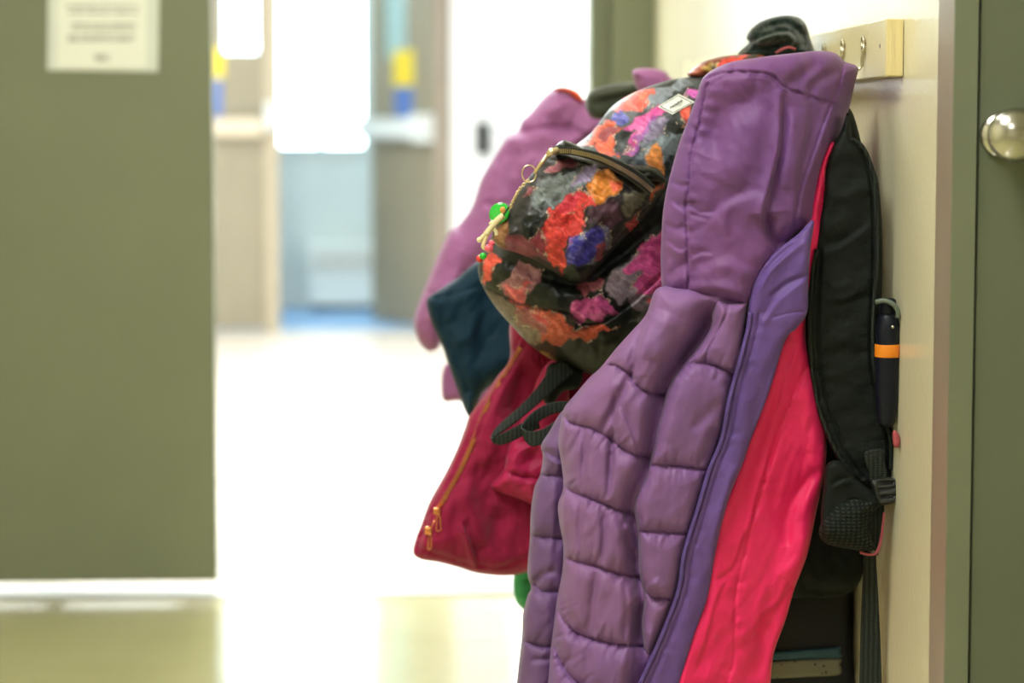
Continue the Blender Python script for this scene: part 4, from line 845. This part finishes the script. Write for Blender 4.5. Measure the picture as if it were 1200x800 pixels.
# dark collar piece and a second purple hood tip
sc_ = thing('scarf', P(720, 110, 3.56), 'dark olive fleece scarf between the far purple coat and floral backpack', 'scarf')
relief('folded_cloth', [(686, 118), (690, 108), (702, 102), (720, 98), (742, 96), (765, 96), (800, 104), (886, 108), (886, 130), (780, 130), (740, 135), (700, 140), (688, 130)], 3.56, M['dgreen'], sc_, T=.03, R=12, back=.03, sp=2.6, folds=[([(690, 122), (720, 116), (755, 108)], 5, -.008, 'g'), ([(700, 110), (740, 102)], 5, .005, 's')])
ph = thing('hooded_coat', P(765, 85, 3.4), 'small lilac purple hood peeping over the top of the floral backpack', 'coat')
relief('hood', [(741, 86), (742, 82), (750, 80), (765, 80), (780, 84), (792, 94), (840, 104), (906, 108), (904, 150), (800, 150), (756, 128), (748, 108), (744, 98)], 3.4, M['far_p'], ph, T=.03, R=12, back=.03, sp=2.6, folds=[([(748, 88), (746, 100), (756, 112)], 5, -.010, 'g')])

# ================================================================== green garment low behind the coat
gg = thing('jacket', P(640, 640, 3.3), 'bright green garment edge showing below the crimson jacket', 'jacket')
relief('hem', [(603, 668), (612, 655), (650, 600), (760, 400), (860, 200), (924, 104), (924, 200), (860, 480), (760, 700), (690, 730), (640, 722), (618, 716), (606, 706), (602, 690)], 3.19, M['green'], gg, T=.025, R=12, back=.02, sp=3, noise=[(14, 14, 0, .004, 111)], folds=[([(610, 680), (640, 676)], 4, -.006, 'g')])

# ================================================================== hat and patterned hood at the rail
Zt = lambda p: Z(800, 0, 4, p)
ht_ = thing('knit_hat', P(915, 66, 3.06), 'dark green fleece hat perched over the hooks at the rail', 'hat')
relief('crown', Zt([(260, 262), (285, 225), (310, 200), (298, 175), (318, 140), (360, 105), (410, 85), (480, 72), (540, 80), (572, 105), (588, 145), (598, 180), (612, 225), (618, 275), (500, 300), (350, 300)]), 3.06, M['hat'], ht_, T=.045, R=17, back=.05, sp=1.9,
       folds=[(Zt([(330, 165), (400, 125), (480, 108), (530, 130), (560, 170), (575, 230)]), 5, -.012, 'g'), (Zt([(300, 215), (360, 185), (430, 160), (500, 155), (530, 190)]), 5, .012, 's'), (Zt([(350, 205), (430, 175), (490, 180), (520, 215)]), 5, .007, 'g'), (Zt([(300, 250), (380, 225), (460, 215)]), 4, -.006, 'g')], noise=[(12, 12, 0, .003, 121), (4, 4, 0, .001, 122)])
tube('cuff_piping', pxline([(909, 62), (918, 57), (926, 55.5), (932, 58)], 3.0), .0016, M['pinkt'], ht_, 8)
pat = [(Zt([(0, 300), (60, 320), (110, 300), (120, 380), (0, 400)]), (150, 70, 40)), (Zt([(70, 330), (110, 290), (170, 275), (180, 320), (120, 350)]), (170, 140, 70)), (Zt([(120, 300), (150, 285), (170, 330), (140, 345)]), (70, 60, 40)), (Zt([(160, 300), (190, 268), (300, 255), (290, 300), (200, 330)]), (222, 66, 52)), (Zt([(290, 258), (360, 262), (340, 300), (280, 300)]), (34, 46, 40))]
pth = thing('patterned_hood', P(845, 88, 3.0), 'red, ochre and brown patterned hood tucked between dark hat and purple hood', 'hood')
relief('cloth', Zt([(22, 350), (50, 318), (90, 292), (140, 275), (200, 262), (290, 255), (380, 262), (400, 330), (300, 380), (150, 380), (60, 370)]), 3.0, M['floral'], pth, T=.03, R=12, back=.03, sp=1.9, color=painter(pat, (120, 60, 40), 33), noise=[(14, 10, 0, .003, 131)], hd=3)

# ================================================================== black backpack
DBK = 2.70
bb = thing('backpack', P(985, 150, DBK), 'black backpack against the wall, right of the pink lining, padded strap in front', 'backpack')
relief('body', [(900, 200), (960, 160), (985, 128), (998, 130), (1010, 170), (1016, 200), (1022, 330), (1024, 420), (1026, 520), (1024, 600), (1015, 650), (1008, 680), (990, 697), (950, 700), (900, 690), (885, 600), (890, 400)], DBK + .12, M['black'], bb, T=.04, R=30, back=.04, sp=3.0,
       folds=[([(940, 690), (980, 694), (1010, 690)], 6, -.012, 'g')], noise=[(30, 50, 0, .006, 141)])
Zp = lambda p: Z(860, 100, 2.2857, p)
st_out = [(986, 152), (993, 132), (997, 148), (999, 162), (1006, 168), (1014, 176), (1024, 196), (1030, 218), (1033, 255), (1034, 300), (1033, 350), (1032, 400), (1034, 440), (1040, 480), (1048, 515), (1048, 545), (1040, 568), (1022, 575), (1006, 570), (992, 555), (976, 530), (964, 500), (953, 465), (946, 420), (944, 370), (948, 330), (955, 290), (961, 250), (967, 205), (972, 178)]
rl = [(1008, 175), (1018, 200), (1023, 240), (1024, 300), (1022, 350), (1020, 400), (1023, 440), (1032, 480), (1041, 520), (1040, 560)]
ll = [(962, 290), (960, 340), (959, 390), (962, 430), (970, 470), (980, 500), (994, 535), (1012, 560)]
relief('shoulder_strap', st_out, DBK, M['black'], bb, base=lambda X, Y: 0 * X, T=.014, R=9, back=.02, sp=2.1, seams=[(rl, 1.6, .004, .001), (ll, 1.6, .004, .001)],
       folds=[([(962, 292), (985, 286), (1020, 262)], 9, .0045, 's'), ([(966, 355), (990, 352), (1018, 340)], 9, -.0035, 's'), ([(965, 410), (1000, 418), (1020, 408)], 8, -.003, 'g'), ([(970, 230), (1000, 226), (1020, 220)], 9, .003, 'g'), ([(972, 340), (1000, 330)], 7, .003, 'g')], noise=[(30, 22, 0, .002, 145)])
tube('strap_piping', pxline([(998, 163, DBK - .015), (1010, 171, DBK - .016), (1020, 192, DBK - .016), (1026, 225, DBK - .016), (1028, 300, DBK - .016), (1025, 350, DBK - .016), (1023, 400, DBK - .016), (1026, 440, DBK - .016), (1035, 480, DBK - .016), (1044, 517, DBK - .016), (1044, 550, DBK - .016)], 0), .0024, M['blackg'], bb, 8)
tube('strap_piping', pxline([(957, 292, DBK - .016), (951, 330, DBK - .016), (949, 400, DBK - .016), (957, 465, DBK - .016), (968, 502, DBK - .016), (982, 532, DBK - .016), (1000, 558, DBK - .016)], 0), .0022, M['blackg'], bb, 8)
relief('strap_patch', [(1012, 530), (1035, 526), (1037, 540), (1040, 562), (1022, 568), (1017, 552)], DBK - .024, M['blackg'], bb, T=.002, R=3, back=.003, sp=2.2, closed_cr=True, seams=[([(1015, 533), (1033, 530), (1036, 558)], 1.0, .001)])
relief('strap_buckle', [(1020, 563), (1026, 560), (1046, 560), (1050, 566), (1051, 584), (1046, 590), (1030, 591), (1025, 585), (1022, 574)], DBK - .03, M['buckle'], bb, T=.005, R=4, back=.005, sp=1.6, seams=[([(1032, 566), (1046, 565)], 2.0, .005), ([(1030, 574), (1048, 572)], 1.6, .004), ([(1034, 582), (1047, 581)], 1.8, .005)], folds=[([(1025, 565), (1029, 588)], 2.0, .003, 'g')])
relief('lower_fabric', [(968, 545), (985, 540), (1005, 562), (1025, 578), (1032, 590), (1022, 600), (1010, 596), (998, 590), (980, 610), (970, 622), (963, 628), (962, 600), (965, 572)], DBK - .03, M['black'], bb, T=.012, R=8, back=.02, sp=2.3, folds=[([(975, 570), (990, 562), (1000, 565)], 5, .006, 's'), ([(995, 585), (985, 600), (960, 620)], 4, .005, 's')])
relief('mesh_pocket', Z(860, 430, 2.162, [(215, 420), (225, 385), (260, 345), (300, 330), (340, 335), (362, 345), (350, 380), (345, 410), (352, 440), (362, 462), (330, 466), (300, 462), (260, 455), (230, 445)]), DBK - .025, M['mesh'], bb, T=.035, R=20, back=.02, sp=2.1, noise=[(20, 20, 0, .002, 151)])
strip('webbing_tail', [(1022, 590, DBK - .022), (1019, 610, DBK - .026), (1021, 630, DBK - .022), (1027, 650, DBK - .018)], [(1036, 592, DBK - .018), (1035, 612, DBK - .018), (1030, 635, DBK - .018), (1028, 650, DBK - .014)], .0016, M['blackg'], bb)
strip('pink_edge', [(1008, 645, DBK - .03), (1018, 648, DBK - .035), (1026, 646, DBK - .035), (1031, 630, DBK - .03), (1035, 600, DBK - .03)], [(1008, 648.5, DBK - .03), (1018, 651, DBK - .035), (1029, 648, DBK - .035), (1034, 631, DBK - .03), (1037, 600, DBK - .03)], .0014, M['pinkt'], bb)
strip('hanging_webbing', [(1013, 645, DBK), (1010, 700, DBK), (1008, 760, DBK), (1006, 860, DBK)], [(1026, 650, DBK - .01), (1029, 700, DBK - .01), (1032, 760, DBK - .01), (1035, 860, DBK - .01)], .0018, M['blackg'], bb)
# bottle in the backpack's side pocket
wb = thing('water_bottle', P(1042, 420, 2.66), 'navy water bottle with grey loop handle and orange band beside the black backpack', 'bottle')
bx_, by_ = P(1040, 400, 2.665).x, 2.665
zz = lambda py: P(1040, py, 2.665).z
lathe('bottle_body', [(zz(500) - zz(500), .007), (.006, .0095), (.03, .0125), (zz(420) - zz(500), .0135), (zz(384) - zz(500), .0135), (zz(372) - zz(500), .011), (zz(366) - zz(500), .008)], (bx_, by_, zz(500)), (0, 0, 1), M['navyb'], wb, 24)
lathe('orange_band', [(0, .0139), (.001, .0142), (zz(404) - zz(418), .0142), (zz(403) - zz(418), .0139)], (bx_, by_, zz(418)), (0, 0, 1), M['orangeb'], wb, 24)
tube('loop_handle', pxline([(1026, 354, 2.655), (1036, 352, 2.652), (1046, 356, 2.65), (1052, 364, 2.65), (1052, 372, 2.652)], 0), .0028, M['greyp'], wb, 10)
lathe('cap', [(0, .009), (.004, .010), (.016, .009), (.018, .006)], (bx_, by_, zz(368)), (0, 0, 1), M['navyb'], wb, 20)
ball('rivet', P(1046, 383, 2.650), .002, M['steel'], wb)
tag(relief('pink_glove', [(1046, 506), (1051, 505), (1055, 514), (1053, 524), (1047, 522)], 2.645, M['pinkt'], None, T=.004, R=4, back=.008, sp=1.6), 'tiny dusty pink fabric tip against the wall beside the black strap', 'glove')
# lunch bag under it
lb_ = thing('lunch_bag', P(940, 830, 2.80), 'dark bag with teal and speckled grey stripes at the bottom edge', 'bag')
relief('body', [(890, 640), (930, 636), (980, 640), (996, 650), (1000, 760), (1000, 860), (885, 860)], 2.905, M['lunch'], lb_, T=.03, R=12, back=.03, sp=3)
relief('teal_stripe', [(898, 764), (906, 763), (940, 761), (975, 758), (985, 757), (985, 764), (985, 771), (950, 772), (906, 775), (898, 775)], 2.873, M['teal'], lb_, T=.004, R=3, back=.004, sp=2.2)
relief('speckled_stripe', [(898, 774), (906, 774), (950, 772), (984, 771), (985, 778), (984, 790), (950, 793), (906, 795), (898, 795)], 2.873, M['speck'], lb_, T=.004, R=3, back=.004, sp=2.2)
